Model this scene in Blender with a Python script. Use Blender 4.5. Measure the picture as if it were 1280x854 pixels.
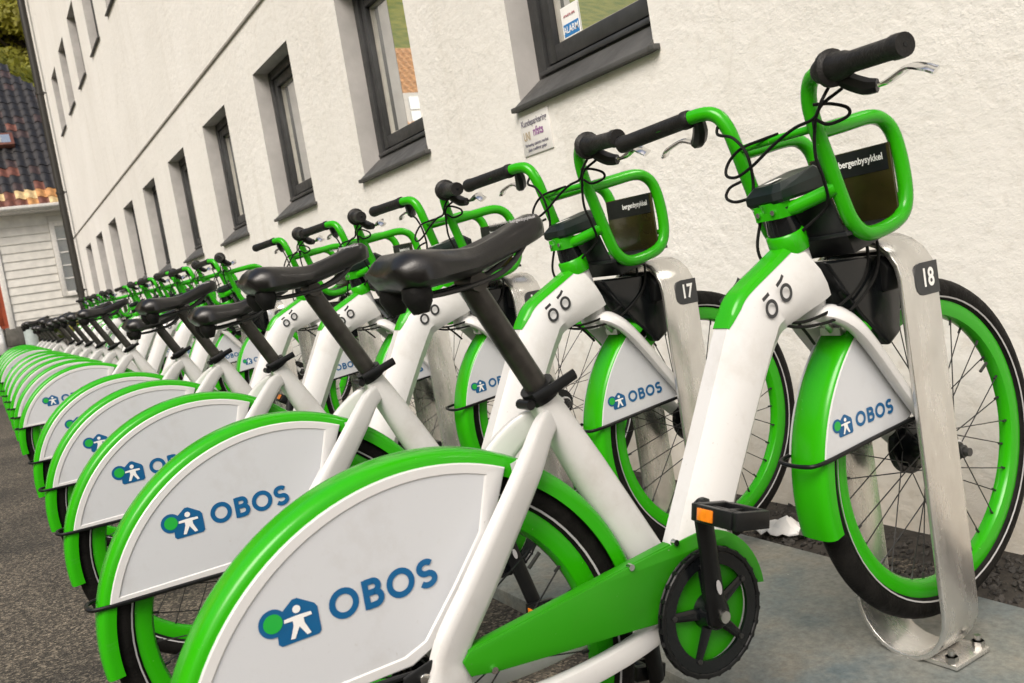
import bpy, bmesh, math, random
from mathutils import Vector, Matrix, Quaternion, noise
R = math.radians
for o in list(bpy.data.objects): bpy.data.objects.remove(o)
SC = bpy.context.scene
COL = SC.collection
random.seed(7)

# ------------------------------------------------------------------ camera
cam_d = bpy.data.cameras.new('camera'); cam = bpy.data.objects.new('camera', cam_d); COL.objects.link(cam)
SC.camera = cam
RW = Matrix(((0.51133, 0.84359, -0.164), (-0.01396, -0.18266, -0.98308), (-0.85927, 0.50497, -0.08162)))   # rows: right, down, forward
m = Matrix((RW[0], -RW[1], -RW[2])).transposed().to_4x4()
m.translation = Vector((1.00772, -1.43472, 0.74085)); cam.matrix_world = m
cam_d.sensor_width = 36.0; cam_d.lens = 1115.82 / 1280 * 36; cam_d.clip_start = .02; cam_d.clip_end = 600
cam_d.dof.use_dof = True; cam_d.dof.focus_distance = 1.75; cam_d.dof.aperture_fstop = 11.0

# ------------------------------------------------------------------ light: bright hazy day, soft light from the street side
SUN_EL, SUN_AZ = 46.0, 142.0          # azimuth from +Y towards +X
S = Vector((math.sin(R(SUN_AZ)) * math.cos(R(SUN_EL)), math.cos(R(SUN_AZ)) * math.cos(R(SUN_EL)), math.sin(R(SUN_EL))))
W = bpy.data.worlds.new('World'); SC.world = W; W.use_nodes = True
nt = W.node_tree; nt.nodes.clear()
sky = nt.nodes.new('ShaderNodeTexSky'); sky.sky_type = 'NISHITA'; sky.sun_disc = False
sky.sun_elevation = R(SUN_EL); sky.sun_rotation = R(SUN_AZ); sky.air_density = 1.0; sky.dust_density = 3.0; sky.ozone_density = 0.6
mx = nt.nodes.new('ShaderNodeMix'); mx.data_type = 'RGBA'; mx.blend_type = 'MULTIPLY'; mx.inputs[0].default_value = 1
mx.inputs[7].default_value = (1.0, .92, .82, 1)
bg = nt.nodes.new('ShaderNodeBackground'); bg.inputs[1].default_value = .105
wo = nt.nodes.new('ShaderNodeOutputWorld')
nt.links.new(sky.outputs[0], mx.inputs[6]); nt.links.new(mx.outputs[2], bg.inputs[0]); nt.links.new(bg.outputs[0], wo.inputs[0])
sd = bpy.data.lights.new('sun', 'SUN'); sd.energy = 1.5; sd.angle = R(32); sd.color = (1, .98, .935)
so = bpy.data.objects.new('sun', sd); COL.objects.link(so); so.rotation_euler = (-S).to_track_quat('-Z', 'Y').to_euler()
so.location = S * 50
SC.render.engine = 'CYCLES'
SC.view_settings.view_transform = 'Standard'; SC.view_settings.look = 'None'
SC.view_settings.gamma = 1; SC.view_settings.use_curve_mapping = False
SC.view_settings.exposure = 0.95

# ------------------------------------------------------------------ materials
MATS = {}
def nodes_of(name):
    mt = bpy.data.materials.new(name); mt.use_nodes = True; MATS[name] = mt
    n = mt.node_tree; b = n.nodes['Principled BSDF']
    return mt, n, b
def ramp(n, src, stops):
    r = n.nodes.new('ShaderNodeValToRGB'); e = r.color_ramp.elements
    while len(e) < len(stops): e.new(.5)
    for i, (p, c) in enumerate(stops):
        e[i].position = p; e[i].color = (*c, 1) if len(c) == 3 else c
    n.links.new(src, r.inputs[0]); return r.outputs[0]
def tex(n, scale, detail=4, rough=.5, kind='noise', coord='Object', mapscale=None):
    tc = n.nodes.new('ShaderNodeTexCoord'); src = tc.outputs[coord]
    if mapscale:
        mp = n.nodes.new('ShaderNodeMapping'); mp.inputs['Scale'].default_value = mapscale
        n.links.new(src, mp.inputs[0]); src = mp.outputs[0]
    if kind == 'noise':
        t = n.nodes.new('ShaderNodeTexNoise'); t.inputs['Detail'].default_value = detail; t.inputs['Roughness'].default_value = rough
    elif kind == 'voronoi':
        t = n.nodes.new('ShaderNodeTexVoronoi')
    elif kind == 'voredge':
        t = n.nodes.new('ShaderNodeTexVoronoi'); t.feature = 'DISTANCE_TO_EDGE'
    t.inputs['Scale'].default_value = scale
    n.links.new(src, t.inputs['Vector']); return t
def bump(n, b, src, strength, dist=.01, prev=None):
    u = n.nodes.new('ShaderNodeBump'); u.inputs['Strength'].default_value = strength; u.inputs['Distance'].default_value = dist
    n.links.new(src, u.inputs['Height'])
    if prev is not None: n.links.new(prev, u.inputs['Normal'])
    n.links.new(u.outputs[0], b.inputs['Normal']); return u.outputs[0]
def mixc(n, f, a, c, blend='MIX'):
    x = n.nodes.new('ShaderNodeMix'); x.data_type = 'RGBA'; x.blend_type = blend
    for i, v in ((0, f), (6, a), (7, c)):
        if hasattr(v, 'is_linked') or hasattr(v, 'links'): n.links.new(v, x.inputs[i])
        elif i == 0: x.inputs[0].default_value = v
        else: x.inputs[i].default_value = (*v, 1)
    return x.outputs[2]
def simple(name, col, rough=.5, metal=0, coat=0, var=.12, scale=18, bmp=0, spec=.5, bscale=None, coord='Object'):
    mt, n, b = nodes_of(name)
    t = tex(n, scale, 5, coord=coord)
    c0 = tuple(max(0, v * (1 - var)) for v in col); c1 = tuple(min(1, v * (1 + var)) for v in col)
    n.links.new(ramp(n, t.outputs[0], [(.3, c0), (.7, c1)]), b.inputs['Base Color'])
    b.inputs['Roughness'].default_value = rough; b.inputs['Metallic'].default_value = metal
    b.inputs['Coat Weight'].default_value = coat; b.inputs['Coat Roughness'].default_value = .06
    b.inputs['Specular IOR Level'].default_value = spec
    if bmp:
        t2 = tex(n, bscale or scale * 6, 4, coord=coord); bump(n, b, t2.outputs[0], bmp, .004)
    # roughness breakup
    t3 = tex(n, scale * 2.3, 6, .65, coord=coord)
    mr = n.nodes.new('ShaderNodeMapRange'); mr.inputs[1].default_value = .3; mr.inputs[2].default_value = .75
    mr.inputs[3].default_value = max(.03, rough * .75); mr.inputs[4].default_value = min(1, rough * 1.3)
    n.links.new(t3.outputs[0], mr.inputs[0]); n.links.new(mr.outputs[0], b.inputs['Roughness'])
    return mt
def painted(name, col, dirt=(.30, .26, .20), amount=.35, rough=.28, coat=.35, spec=.5, chip=(.30, .28, .25)):
    """gloss paint with road grime specks and faint smears"""
    mt, n, b = nodes_of(name)
    t = tex(n, 9, 6, .7); f1 = ramp(n, t.outputs[0], [(.52, (0, 0, 0)), (.86, (amount,) * 3)])
    t2 = tex(n, 140, 3, .6); f2 = ramp(n, t2.outputs[0], [(.68, (0, 0, 0)), (.75, (.5 * amount,) * 3)])
    ad = n.nodes.new('ShaderNodeMath'); ad.operation = 'ADD'; ad.use_clamp = True
    n.links.new(f1, ad.inputs[0]); n.links.new(f2, ad.inputs[1])
    s1 = tex(n, 26, 2, .5, mapscale=(1, .10, 1.6)); s2 = tex(n, 22, 2, .5, mapscale=(1, 1.5, .09)); gt_ = tex(n, 6, 2)
    fa = ramp(n, s1.outputs[0], [(.700, (0, 0, 0)), (.712, (1, 1, 1)), (.724, (0, 0, 0))]); fb = ramp(n, s2.outputs[0], [(.705, (0, 0, 0)), (.715, (1, 1, 1)), (.728, (0, 0, 0))])
    gg = ramp(n, gt_.outputs[0], [(.54, (0, 0, 0)), (.66, (.24, .24, .24))])
    sf_ = mixc(n, 1.0, mixc(n, 1.0, fa, fb, 'ADD'), gg, 'MULTIPLY')
    base_c = mixc(n, sf_, mixc(n, ad.outputs[0], col, dirt), tuple(.45 * c_ + .55 * d_ for c_, d_ in zip(col, (.22, .21, .19))))
    ch_ = tex(n, 48, 4, .7); cgt = ramp(n, tex(n, 3.5, 3).outputs[0], [(.50, (0, 0, 0)), (.60, (1, 1, 1))])
    cf_ = mixc(n, 1.0, ramp(n, ch_.outputs[0], [(.695, (0, 0, 0)), (.71, (.8, .8, .8))]), cgt, 'MULTIPLY')
    n.links.new(mixc(n, cf_, base_c, chip), b.inputs['Base Color'])
    mr = n.nodes.new('ShaderNodeMapRange'); mr.inputs[3].default_value = rough * .7; mr.inputs[4].default_value = min(1, rough + .16)
    n.links.new(t.outputs[0], mr.inputs[0]); n.links.new(mr.outputs[0], b.inputs['Roughness'])
    b.inputs['Coat Weight'].default_value = coat; b.inputs['Coat Roughness'].default_value = .08; b.inputs['Specular IOR Level'].default_value = spec
    t4 = tex(n, 60, 3); bump(n, b, t4.outputs[0], .03, .002)
    return mt

painted('white_paint', (.63, .63, .625), amount=.38)
painted('green_paint', (.024, .36, .002), dirt=(.06, .24, .015), amount=.16, rough=.18, coat=.10, spec=.30, chip=(.42, .48, .26))
painted('green_guard', (.022, .25, .003), dirt=(.05, .16, .015), amount=.22, rough=.40, coat=.04, spec=.32)
painted('panel_white', (.60, .62, .65), amount=.30, rough=.3)
painted('panel_border', (.68, .68, .68), amount=.12, rough=.3)
simple('logo_blue', (.004, .105, .27), .4, var=.05)
simple('logo_green', (.016, .42, .05), .4, var=.05)
simple('logo_white', (.85, .85, .84), .4, var=.03)
simple('mark_dark', (.035, .037, .04), .45, var=.1)
simple('black_plastic', (.006, .0065, .007), .38, var=.3, bmp=.05, spec=.3)
simple('black_gloss', (.005, .006, .007), .2, var=.3, spec=.4)
simple('rubber', (.006, .006, .006), .6, var=.35, scale=40, bmp=.2, spec=.2)
simple('tyre_rubber', (.008, .0075, .007), .62, var=.5, scale=25, bmp=.35, bscale=220, spec=.12)
simple('grip_rubber', (.013, .0125, .012), .5, var=.25, scale=60, bmp=.25, bscale=300, spec=.3)
simple('saddle_vinyl', (.008, .0075, .0075), .36, var=.25, scale=25, bmp=.10, bscale=600, coat=.10, spec=.45)
simple('post_metal', (.045, .042, .038), .38, metal=.6, var=.6, scale=22)
simple('steel', (.55, .54, .52), .32, metal=1, var=.15, scale=50)
simple('chrome', (.75, .75, .74), .16, metal=1, var=.1, scale=60)
simple('dark_steel', (.06, .06, .06), .4, metal=.7, var=.3)
simple('spoke_steel', (.05, .05, .05), .4, metal=.6, var=.2)
simple('reflective', (.42, .42, .43), .35, var=.1)
simple('amber', (.80, .22, .01), .22, coat=.5, var=.15, scale=90)
simple('red_lens', (.40, .05, .015), .2, coat=.5, var=.15)
simple('console_green', (.006, .012, .011), .38, var=.3, spec=.35)
simple('olive_panel', (.030, .026, .007), .22, coat=.2, var=.4, scale=12)
simple('basket_black', (.008, .009, .011), .45, var=.4)
simple('print_white', (.9, .9, .88), .5, var=.02)

def alu():
    mt, n, b = nodes_of('aluminium')
    t = tex(n, 14, 6, .65, mapscale=(1, 2.6, .6)); t2 = tex(n, 7, 5)
    c = ramp(n, t.outputs[0], [(.3, (.62, .605, .58)), (.7, (.78, .77, .745))])
    d = ramp(n, t2.outputs[0], [(.55, (0, 0, 0)), (.8, (.5, .5, .5))])
    n.links.new(mixc(n, d, c, (.44, .40, .35)), b.inputs['Base Color'])
    b.inputs['Metallic'].default_value = .85
    mr = n.nodes.new('ShaderNodeMapRange'); mr.inputs[3].default_value = .14; mr.inputs[4].default_value = .38
    n.links.new(t.outputs[0], mr.inputs[0]); n.links.new(mr.outputs[0], b.inputs['Roughness'])
    wv_ = tex(n, 6, 3, .5); p = bump(n, b, wv_.outputs[0], .25, .012); bump(n, b, t.outputs[0], .05, .002, p)
alu()

def plaster():
    mt, n, b = nodes_of('plaster')
    big = tex(n, .7, 5, .6); mid = tex(n, 24, 6, .66); fine = tex(n, 120, 4, .7); tro = tex(n, 13, 6, .62, mapscale=(.7, 1, 1.15))
    c = ramp(n, big.outputs[0], [(.3, (.73, .712, .668)), (.72, (.83, .815, .78))])
    s = ramp(n, mid.outputs[0], [(.30, (.90, .89, .875)), (.46, (1, 1, 1))])
    c2 = mixc(n, 1.0, c, s, 'MULTIPLY')
    # rain streaks running down
    st = tex(n, 3.2, 6, .7, mapscale=(1.6, 1, .12)); sf = ramp(n, st.outputs[0], [(.54, (0, 0, 0)), (.80, (.42, .42, .42))])
    c3 = mixc(n, sf, c2, (.56, .53, .46))
    # warmer brown tone, fading out over the lowest half metre
    tc = n.nodes.new('ShaderNodeTexCoord'); sp = n.nodes.new('ShaderNodeSeparateXYZ'); n.links.new(tc.outputs['Object'], sp.inputs[0])
    ma = n.nodes.new('ShaderNodeMath'); ma.operation = 'MULTIPLY_ADD'; ma.inputs[1].default_value = .5; n.links.new(mid.outputs[0], ma.inputs[0]); n.links.new(sp.outputs[2], ma.inputs[2])
    df = ramp(n, ma.outputs[0], [(.12, (.55, .55, .55)), (.75, (0, 0, 0))])
    c4 = mixc(n, df, c3, (.60, .49, .35))
    # hairline cracks, sparse
    vc = tex(n, 1.1, kind='voredge'); w = tex(n, 3, 4); 
    va = n.nodes.new('ShaderNodeVectorMath'); va.operation = 'ADD'; tcc = n.nodes.new('ShaderNodeTexCoord')
    n.links.new(tcc.outputs['Object'], va.inputs[0]); sc2 = n.nodes.new('ShaderNodeVectorMath'); sc2.operation = 'SCALE'; sc2.inputs[3].default_value = .35
    n.links.new(w.outputs[1], sc2.inputs[0]); n.links.new(sc2.outputs[0], va.inputs[1]); n.links.new(va.outputs[0], vc.inputs['Vector'])
    cf = ramp(n, vc.outputs['Distance'], [(.0, (1, 1, 1)), (.006, (0, 0, 0))])
    gate = ramp(n, tex(n, .9, 3).outputs[0], [(.52, (0, 0, 0)), (.62, (.38, .38, .38))])
    cg = mixc(n, 1.0, cf, gate, 'MULTIPLY')
    n.links.new(mixc(n, cg, c4, (.42, .40, .36)), b.inputs['Base Color'])
    b.inputs['Roughness'].default_value = .88; b.inputs['Specular IOR Level'].default_value = .2
    pm = ramp(n, tex(n, 1.3, 4, .6).outputs[0], [(.36, (.25, .25, .25)), (.62, (1, 1, 1))])
    m2 = n.nodes.new('ShaderNodeMath'); m2.operation = 'MULTIPLY'; n.links.new(mid.outputs[0], m2.inputs[0]); n.links.new(pm, m2.inputs[1])
    p = bump(n, b, tro.outputs[0], .32, .012); p = bump(n, b, m2.outputs[0], .75, .009, p); bump(n, b, fine.outputs[0], .4, .002, p)
plaster()

def asphalt():
    mt, n, b = nodes_of('asphalt')
    v = tex(n, 170, kind='voronoi'); f = tex(n, 90, 5, .7); g = tex(n, 1.6, 5, .6)
    c = ramp(n, v.outputs['Color'], [(.2, (.018, .016, .013)), (.6, (.062, .054, .044)), (.9, (.19, .165, .13))])
    s = ramp(n, g.outputs[0], [(.36, (.62, .62, .61)), (.64, (1.4, 1.36, 1.28))])
    n.links.new(mixc(n, 1.0, c, s, 'MULTIPLY'), b.inputs['Base Color'])
    b.inputs['Roughness'].default_value = .85
    p = bump(n, b, v.outputs['Distance'], .7, .004); bump(n, b, f.outputs[0], .4, .004, p)
asphalt()

def slabm():
    mt, n, b = nodes_of('slab_concrete')
    g = tex(n, 4.2, 7, .66); r = tex(n, 8.5, 6, .7); f = tex(n, 130, 4); sp = tex(n, 38, kind='voronoi')
    c = ramp(n, g.outputs[0], [(.34, (.105, .135, .145)), (.48, (.165, .178, .168)), (.62, (.215, .212, .185))])
    rf = ramp(n, r.outputs[0], [(.58, (0, 0, 0)), (.74, (.5, .5, .5))])
    c2 = mixc(n, rf, c, (.17, .135, .095))
    sf = ramp(n, sp.outputs['Distance'], [(.045, (.7, .7, .7)), (.075, (0, 0, 0))])
    gate = ramp(n, tex(n, 6, 2).outputs[0], [(.55, (0, 0, 0)), (.6, (1, 1, 1))])
    c3 = mixc(n, mixc(n, 1.0, sf, gate, 'MULTIPLY'), c2, (.5, .5, .47))
    gn = ramp(n, tex(n, 75, 5, .75).outputs[0], [(.32, (.70, .70, .70)), (.68, (1.22, 1.22, 1.20))])
    n.links.new(mixc(n, 1.0, c3, gn, 'MULTIPLY'), b.inputs['Base Color']); b.inputs['Roughness'].default_value = .62
    p = bump(n, b, r.outputs[0], .2, .006); bump(n, b, f.outputs[0], .25, .002, p)
slabm()
simple('gravel_dark', (.045, .041, .036), .85, var=.6, scale=30, bmp=.4)
simple('soil', (.035, .03, .024), .95, var=.5, scale=20, bmp=.6)
simple('window_dark', (.035, .036, .037), .5, var=.25, scale=12, bmp=.08)
simple('reveal_grey', (.46, .445, .43), .75, var=.12, scale=7, bmp=.15)
simple('sill_grey', (.060, .060, .058), .6, var=.3, scale=8, bmp=.1)
simple('bead_pale', (.34, .325, .29), .5, var=.1)
simple('spout_dark', (.022, .020, .017), .5, var=.2)
simple('trim_white', (.76, .74, .69), .6, var=.1, bmp=.08)
simple('string_grey', (.33, .31, .28), .8, var=.15, bmp=.2)
def glassm():
    mt, n, b = nodes_of('window_glass')
    b.inputs['Base Color'].default_value = (.90, .92, .90, 1); b.inputs['Metallic'].default_value = .9; b.inputs['Roughness'].default_value = .015
    b.inputs['IOR'].default_value = 1.5; b.inputs['Specular IOR Level'].default_value = 1.0
    b.inputs['Coat Weight'].default_value = 1.0; b.inputs['Coat IOR'].default_value = 1.6; b.inputs['Coat Roughness'].default_value = .01
    t = tex(n, 1.6, 2); bump(n, b, t.outputs[0], .02, .01)
glassm()
simple('clapboard_white', (.74, .72, .66), .7, var=.1, scale=5, bmp=.15)
simple('door_red', (.30, .055, .018), .5, var=.25, scale=6, bmp=.1)
simple('stone_base', (.12, .115, .10), .9, var=.4, scale=6, bmp=.6)
simple('tile_black', (.024, .022, .022), .55, var=.4, scale=9, bmp=.2)
simple('tile_red', (.15, .055, .035), .55, var=.3, scale=9, bmp=.2)
simple('tile_brown', (.055, .035, .03), .45, var=.4, scale=9, bmp=.2)
simple('tile_orange', (.48, .24, .085), .6, var=.25, scale=9, bmp=.2)
simple('tile_pale', (.60, .44, .22), .6, var=.25, scale=9, bmp=.2)
simple('bark', (.06, .045, .032), .9, var=.4, scale=12, bmp=.7)
def leafm(name, a, c):
    mt, n, b = nodes_of(name)
    t = tex(n, .9, 4); n.links.new(ramp(n, t.outputs[0], [(.35, a), (.65, c)]), b.inputs['Base Color'])
    b.inputs['Roughness'].default_value = .55; b.inputs['Subsurface Weight'].default_value = 0
    tr = n.nodes.new('ShaderNodeBsdfTranslucent'); n.links.new(ramp(n, t.outputs[0], [(.35, a), (.65, c)]), tr.inputs[0])
    ms = n.nodes.new('ShaderNodeMixShader'); ms.inputs[0].default_value = .5
    out = n.nodes['Material Output']; n.links.new(b.outputs[0], ms.inputs[1]); n.links.new(tr.outputs[0], ms.inputs[2]); n.links.new(ms.outputs[0], out.inputs[0])
leafm('leaf_yellow', (.26, .27, .035), (.42, .39, .06))
leafm('leaf_green', (.06, .10, .014), (.13, .16, .024))
leafm('grass', (.19, .26, .03), (.42, .40, .06))
simple('car_white', (.72, .72, .71), .3, coat=.6, var=.04)
simple('bollard_paint', (.34, .40, .39), .5, var=.12)
simple('sign_white', (.74, .73, .71), .45, var=.03)
simple('sign_text', (.13, .12, .17), .6, var=.05)
simple('sign_purple', (.28, .12, .30), .6, var=.05)
simple('sign_tan', (.42, .33, .20), .6, var=.05)
simple('sticker_blue', (.03, .20, .50), .4, var=.05)
simple('sticker_red', (.42, .16, .18), .5, var=.05)
simple('tissue', (.82, .81, .79), .9, var=.06)

# ------------------------------------------------------------------ mesh helpers
class MB:
    def __init__(s): s.v = []; s.f = []
    def add(s, v, f):
        o = len(s.v); s.v += [tuple(p) for p in v]; s.f += [tuple(i + o for i in q) for q in f]; return s
    def box(s, x0, x1, y0, y1, z0, z1):
        v = [(x, y, z) for x in (x0, x1) for y in (y0, y1) for z in (z0, z1)]
        return s.add(v, [(0, 1, 3, 2), (4, 6, 7, 5), (0, 4, 5, 1), (2, 3, 7, 6), (0, 2, 6, 4), (1, 5, 7, 3)])
    def loft(s, rings, caps=True, closed=False):
        n = len(rings[0]); v = [p for r in rings for p in r]; f = []
        m_ = len(rings)
        for i in range(m_ if closed else m_ - 1):
            a, c = i * n, ((i + 1) % m_) * n
            for j in range(n): k = (j + 1) % n; f.append((a + j, a + k, c + k, c + j))
        if caps and not closed: f.append(tuple(range(n - 1, -1, -1))); f.append(tuple((m_ - 1) * n + j for j in range(n)))
        return s.add(v, f)
    def tube(s, path, r, n=10, closed=False, caps=True, flat=None, sq=1):
        P = [Vector(p) for p in path]; N = len(P); rings = []
        rr = r if isinstance(r, (list, tuple)) else [r] * N
        T = []
        for i in range(N):
            a = P[(i - 1) % N] if (closed or i > 0) else P[i]; c = P[(i + 1) % N] if (closed or i < N - 1) else P[i]
            T.append((c - a).normalized())
        up = Vector((1, 0, 0)) if abs(T[0].x) < .8 else Vector((0, 0, 1))
        u = (up - T[0] * up.dot(T[0])).normalized()
        for i in range(N):
            u = (u - T[i] * u.dot(T[i])).normalized(); w = T[i].cross(u)
            fu, fw = flat if flat else (1, 1)
            pw = lambda q: math.copysign(abs(q) ** sq, q)
            rings.append([P[i] + (u * pw(math.cos(2 * math.pi * (j + .5) / n)) * fu + w * pw(math.sin(2 * math.pi * (j + .5) / n)) * fw) * rr[i] for j in range(n)])
        return s.loft(rings, caps, closed)
    def revolve(s, prof, cy, cz, a0, a1, n, full=False):
        """profile (x, r) turned about an X-parallel axis through (cy, cz), closed profile"""
        rings = []
        for i in range(n if full else n + 1):
            a = a0 + (a1 - a0) * i / n; ca, sa = math.cos(a), math.sin(a)
            rings.append([(x, cy + r * ca, cz + r * sa) for x, r in prof])
        return s.loft(rings, True, full)
    def prism(s, poly, x0, x1):
        """polygon of (y, z) extruded along x"""
        n = len(poly); v = [(x0, y, z) for y, z in poly] + [(x1, y, z) for y, z in poly]
        f = [tuple(range(n - 1, -1, -1)), tuple(range(n, 2 * n))] + [(i, (i + 1) % n, n + (i + 1) % n, n + i) for i in range(n)]
        return s.add(v, f)
    def xf(s, M):
        s.v = [tuple(M @ Vector(p)) for p in s.v]; return s
    def mesh(s, name, mat, ang=38, bevel=0, seg=2):
        me = bpy.data.meshes.new(name); me.from_pydata(s.v, [], s.f); me.validate()
        bm = bmesh.new(); bm.from_mesh(me)
        bmesh.ops.recalc_face_normals(bm, faces=bm.faces)
        if bevel:
            ed = [e for e in bm.edges if len(e.link_faces) == 2 and e.calc_face_angle(0) > R(30)]
            bmesh.ops.bevel(bm, geom=ed, offset=bevel, segments=seg, affect='EDGES', profile=.5, clamp_overlap=True)
        bm.to_mesh(me); bm.free()
        for m_ in (mat if isinstance(mat, (list, tuple)) else [mat]): me.materials.append(MATS[m_])
        me.polygons.foreach_set('use_smooth', [True] * len(me.polygons)); me.set_sharp_from_angle(angle=R(ang))
        return me
    def obj(s, name, mat, parent=None, ang=38, bevel=0, seg=2, **k):
        return link(name, s.mesh(name, mat, ang, bevel, seg), parent, **k)
def link(name, data, parent=None, kind=None, label=None, cat=None, group=None):
    o = bpy.data.objects.new(name, data); COL.objects.link(o); o.parent = parent
    if kind: o['kind'] = kind
    if label: o['label'] = label
    if cat: o['category'] = cat
    if group: o['group'] = group
    return o
def thing(name, loc, label, cat, group=None): 
    o = link(name, None, None, None, label, cat, group); o.location = loc; o.empty_display_size = .1; return o
def cr(pts, n=6, closed=False):
    """Catmull-Rom through the points"""
    P = [Vector(p) for p in pts]; out = []; N = len(P)
    for i in range(N if closed else N - 1):
        p0 = P[(i - 1) % N] if (closed or i) else P[0] * 2 - P[1]; p1 = P[i]; p2 = P[(i + 1) % N]
        p3 = P[(i + 2) % N] if (closed or i < N - 2) else P[-1] * 2 - P[-2]
        for k in range(n):
            t = k / n
            out.append(.5 * ((2 * p1) + (p2 - p0) * t + (2 * p0 - 5 * p1 + 4 * p2 - p3) * t * t + (3 * p1 - p0 - 3 * p2 + p3) * t ** 3))
    if not closed: out.append(P[-1])
    return out
def stroke(path, w, closed=False):
    """flat 2-D stroke -> (verts, faces)"""
    P = [Vector((p[0], p[1])) for p in path]; N = len(P); L = []; Rr = []
    for i in range(N):
        a = P[(i - 1) % N] if (closed or i) else P[i]; c = P[(i + 1) % N] if (closed or i < N - 1) else P[i]
        t = (c - a).normalized(); nn = Vector((-t.y, t.x)); L.append(P[i] + nn * w / 2); Rr.append(P[i] - nn * w / 2)
    v = L + Rr; f = [(i, (i + 1) % N, N + (i + 1) % N, N + i) for i in range(N if closed else N - 1)]
    return v, f
def arc(cx, cy, rx, ry, a0, a1, n): return [(cx + rx * math.cos(R(a0 + (a1 - a0) * i / n)), cy + ry * math.sin(R(a0 + (a1 - a0) * i / n))) for i in range(n + 1)]
def flat_obj(name, mat, parts, place, parent, lift=None):
    mb = MB()
    for i_, (v, f) in enumerate(parts):
        q = [Vector(place(p[0], p[1])) for p in v]
        if lift: q = [p + Vector(lift) * i_ for p in q]
        mb.add(q, f)
    me = bpy.data.meshes.new(name); me.from_pydata(mb.v, [], mb.f); me.materials.append(MATS[mat])
    return link(name, me, parent)
def poly2(p): return ([Vector(q) for q in p], [tuple(range(len(p)))])
def text_mesh(name, body, size, mat, bold=0.0, align='LEFT', sx=1.0):
    cu = bpy.data.curves.new(name, 'FONT'); cu.body = body; cu.size = size; cu.offset = bold; cu.align_x = align; cu.align_y = 'CENTER'; cu.resolution_u = 3
    t = bpy.data.objects.new(name, cu); COL.objects.link(t)
    dg = bpy.context.evaluated_depsgraph_get(); me = bpy.data.meshes.new_from_object(t.evaluated_get(dg))
    bpy.data.objects.remove(t); bpy.data.curves.remove(cu)
    me.materials.clear(); me.materials.append(MATS[mat]); me.name = name
    for v in me.vertices: v.co.x *= sx
    return me
def text_obj(name, body, size, mat, M, parent, bold=0.0, align='LEFT', sx=1.0):
    me = text_mesh(name, body, size, mat, bold, align, sx); me.transform(M)
    return link(name, me, parent)

SLOPE = .0234
def gz(x): return -SLOPE * x

# ------------------------------------------------------------------ ground
def sheet(name, x0, x1, y0, y1, z, mat, nx=1):
    mb = MB(); v = []; f = []
    for i in range(nx + 1):
        x = x0 + (x1 - x0) * i / nx; v += [(x, y0, z + gz(x)), (x, y1, z + gz(x))]
    for i in range(nx): f.append((2 * i, 2 * i + 2, 2 * i + 3, 2 * i + 1))
    mb.add(v, f); return mb.obj(name, mat, kind='structure')
sheet('ground', -300, 200, -300, 300, -.125, 'soil', 10)
sheet('road', -60, 40, -9, .3, -.085, 'asphalt', 10)
# concrete plate the docks stand on, cast in lengths
slab = None
for i, (a, b_) in enumerate([(1.9, -.55 - 2.3), (-2.858, -7.2), (-7.208, -11.6)]):
    mb = MB(); y0, y1 = -.466, .145
    v = [(x, y, z + gz(x)) for x in (b_, a) for y in (y0, y1) for z in (-.2, -.05)]
    mb.add(v, [(0, 1, 3, 2), (4, 6, 7, 5), (0, 4, 5, 1), (2, 3, 7, 6), (0, 2, 6, 4), (1, 5, 7, 3)])
    if i == 0: slab = mb.obj('pavement', 'slab_concrete', bevel=.006, kind='structure')
    else: mb.obj('slab', 'slab_concrete', slab, bevel=.006)
# gravel between plate and wall
bed = MB(); v = []; f = []
for i in range(121):
    x = 1.9 - 14 * i / 120
    for j, y in enumerate((.14, .2, .28, .36, .47)):
        v.append((x, y, -.085 + gz(x) + .010 * noise.noise((x * 3, y * 9, 0)) + (.012 if j == 4 else 0)))
for i in range(120):
    for j in range(4): a = i * 5 + j; f.append((a, a + 1, a + 6, a + 5))
bed.add(v, f); bed.obj('gravel_bed', 'soil', kind='structure')
gr = MB()
ico = [(0, 0, 1), (.9, 0, .3), (.28, .85, .3), (-.72, .53, .3), (-.72, -.53, .3), (.28, -.85, .3), (0, 0, -.8)]
icf = [(0, 1, 2), (0, 2, 3), (0, 3, 4), (0, 4, 5), (0, 5, 1), (6, 2, 1), (6, 3, 2), (6, 4, 3), (6, 5, 4), (6, 1, 5)]
for i in range(7500):
    x = 1.9 - (random.random() ** 1.7) * 8; y = random.uniform(.15, .44); r = random.uniform(.004, .012) * (1.4 if random.random() < .1 else 1)
    q = Quaternion((random.random(), random.random(), random.random(), random.random() + .1)).normalized(); sc = Vector((1, random.uniform(.6, 1), random.uniform(.5, .9)))
    z = -.084 + gz(x) + .010 * noise.noise((x * 3, y * 9, 0)) + r * .3
    gr.add([(q @ Vector((p[0] * sc.x, p[1] * sc.y, p[2] * sc.z))) * r + Vector((x, y, z)) for p in ico], icf)
gr.obj('gravel', 'gravel_dark', kind='stuff', ang=20, label='dark loose gravel between the concrete plate and the wall', cat='gravel')

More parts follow.
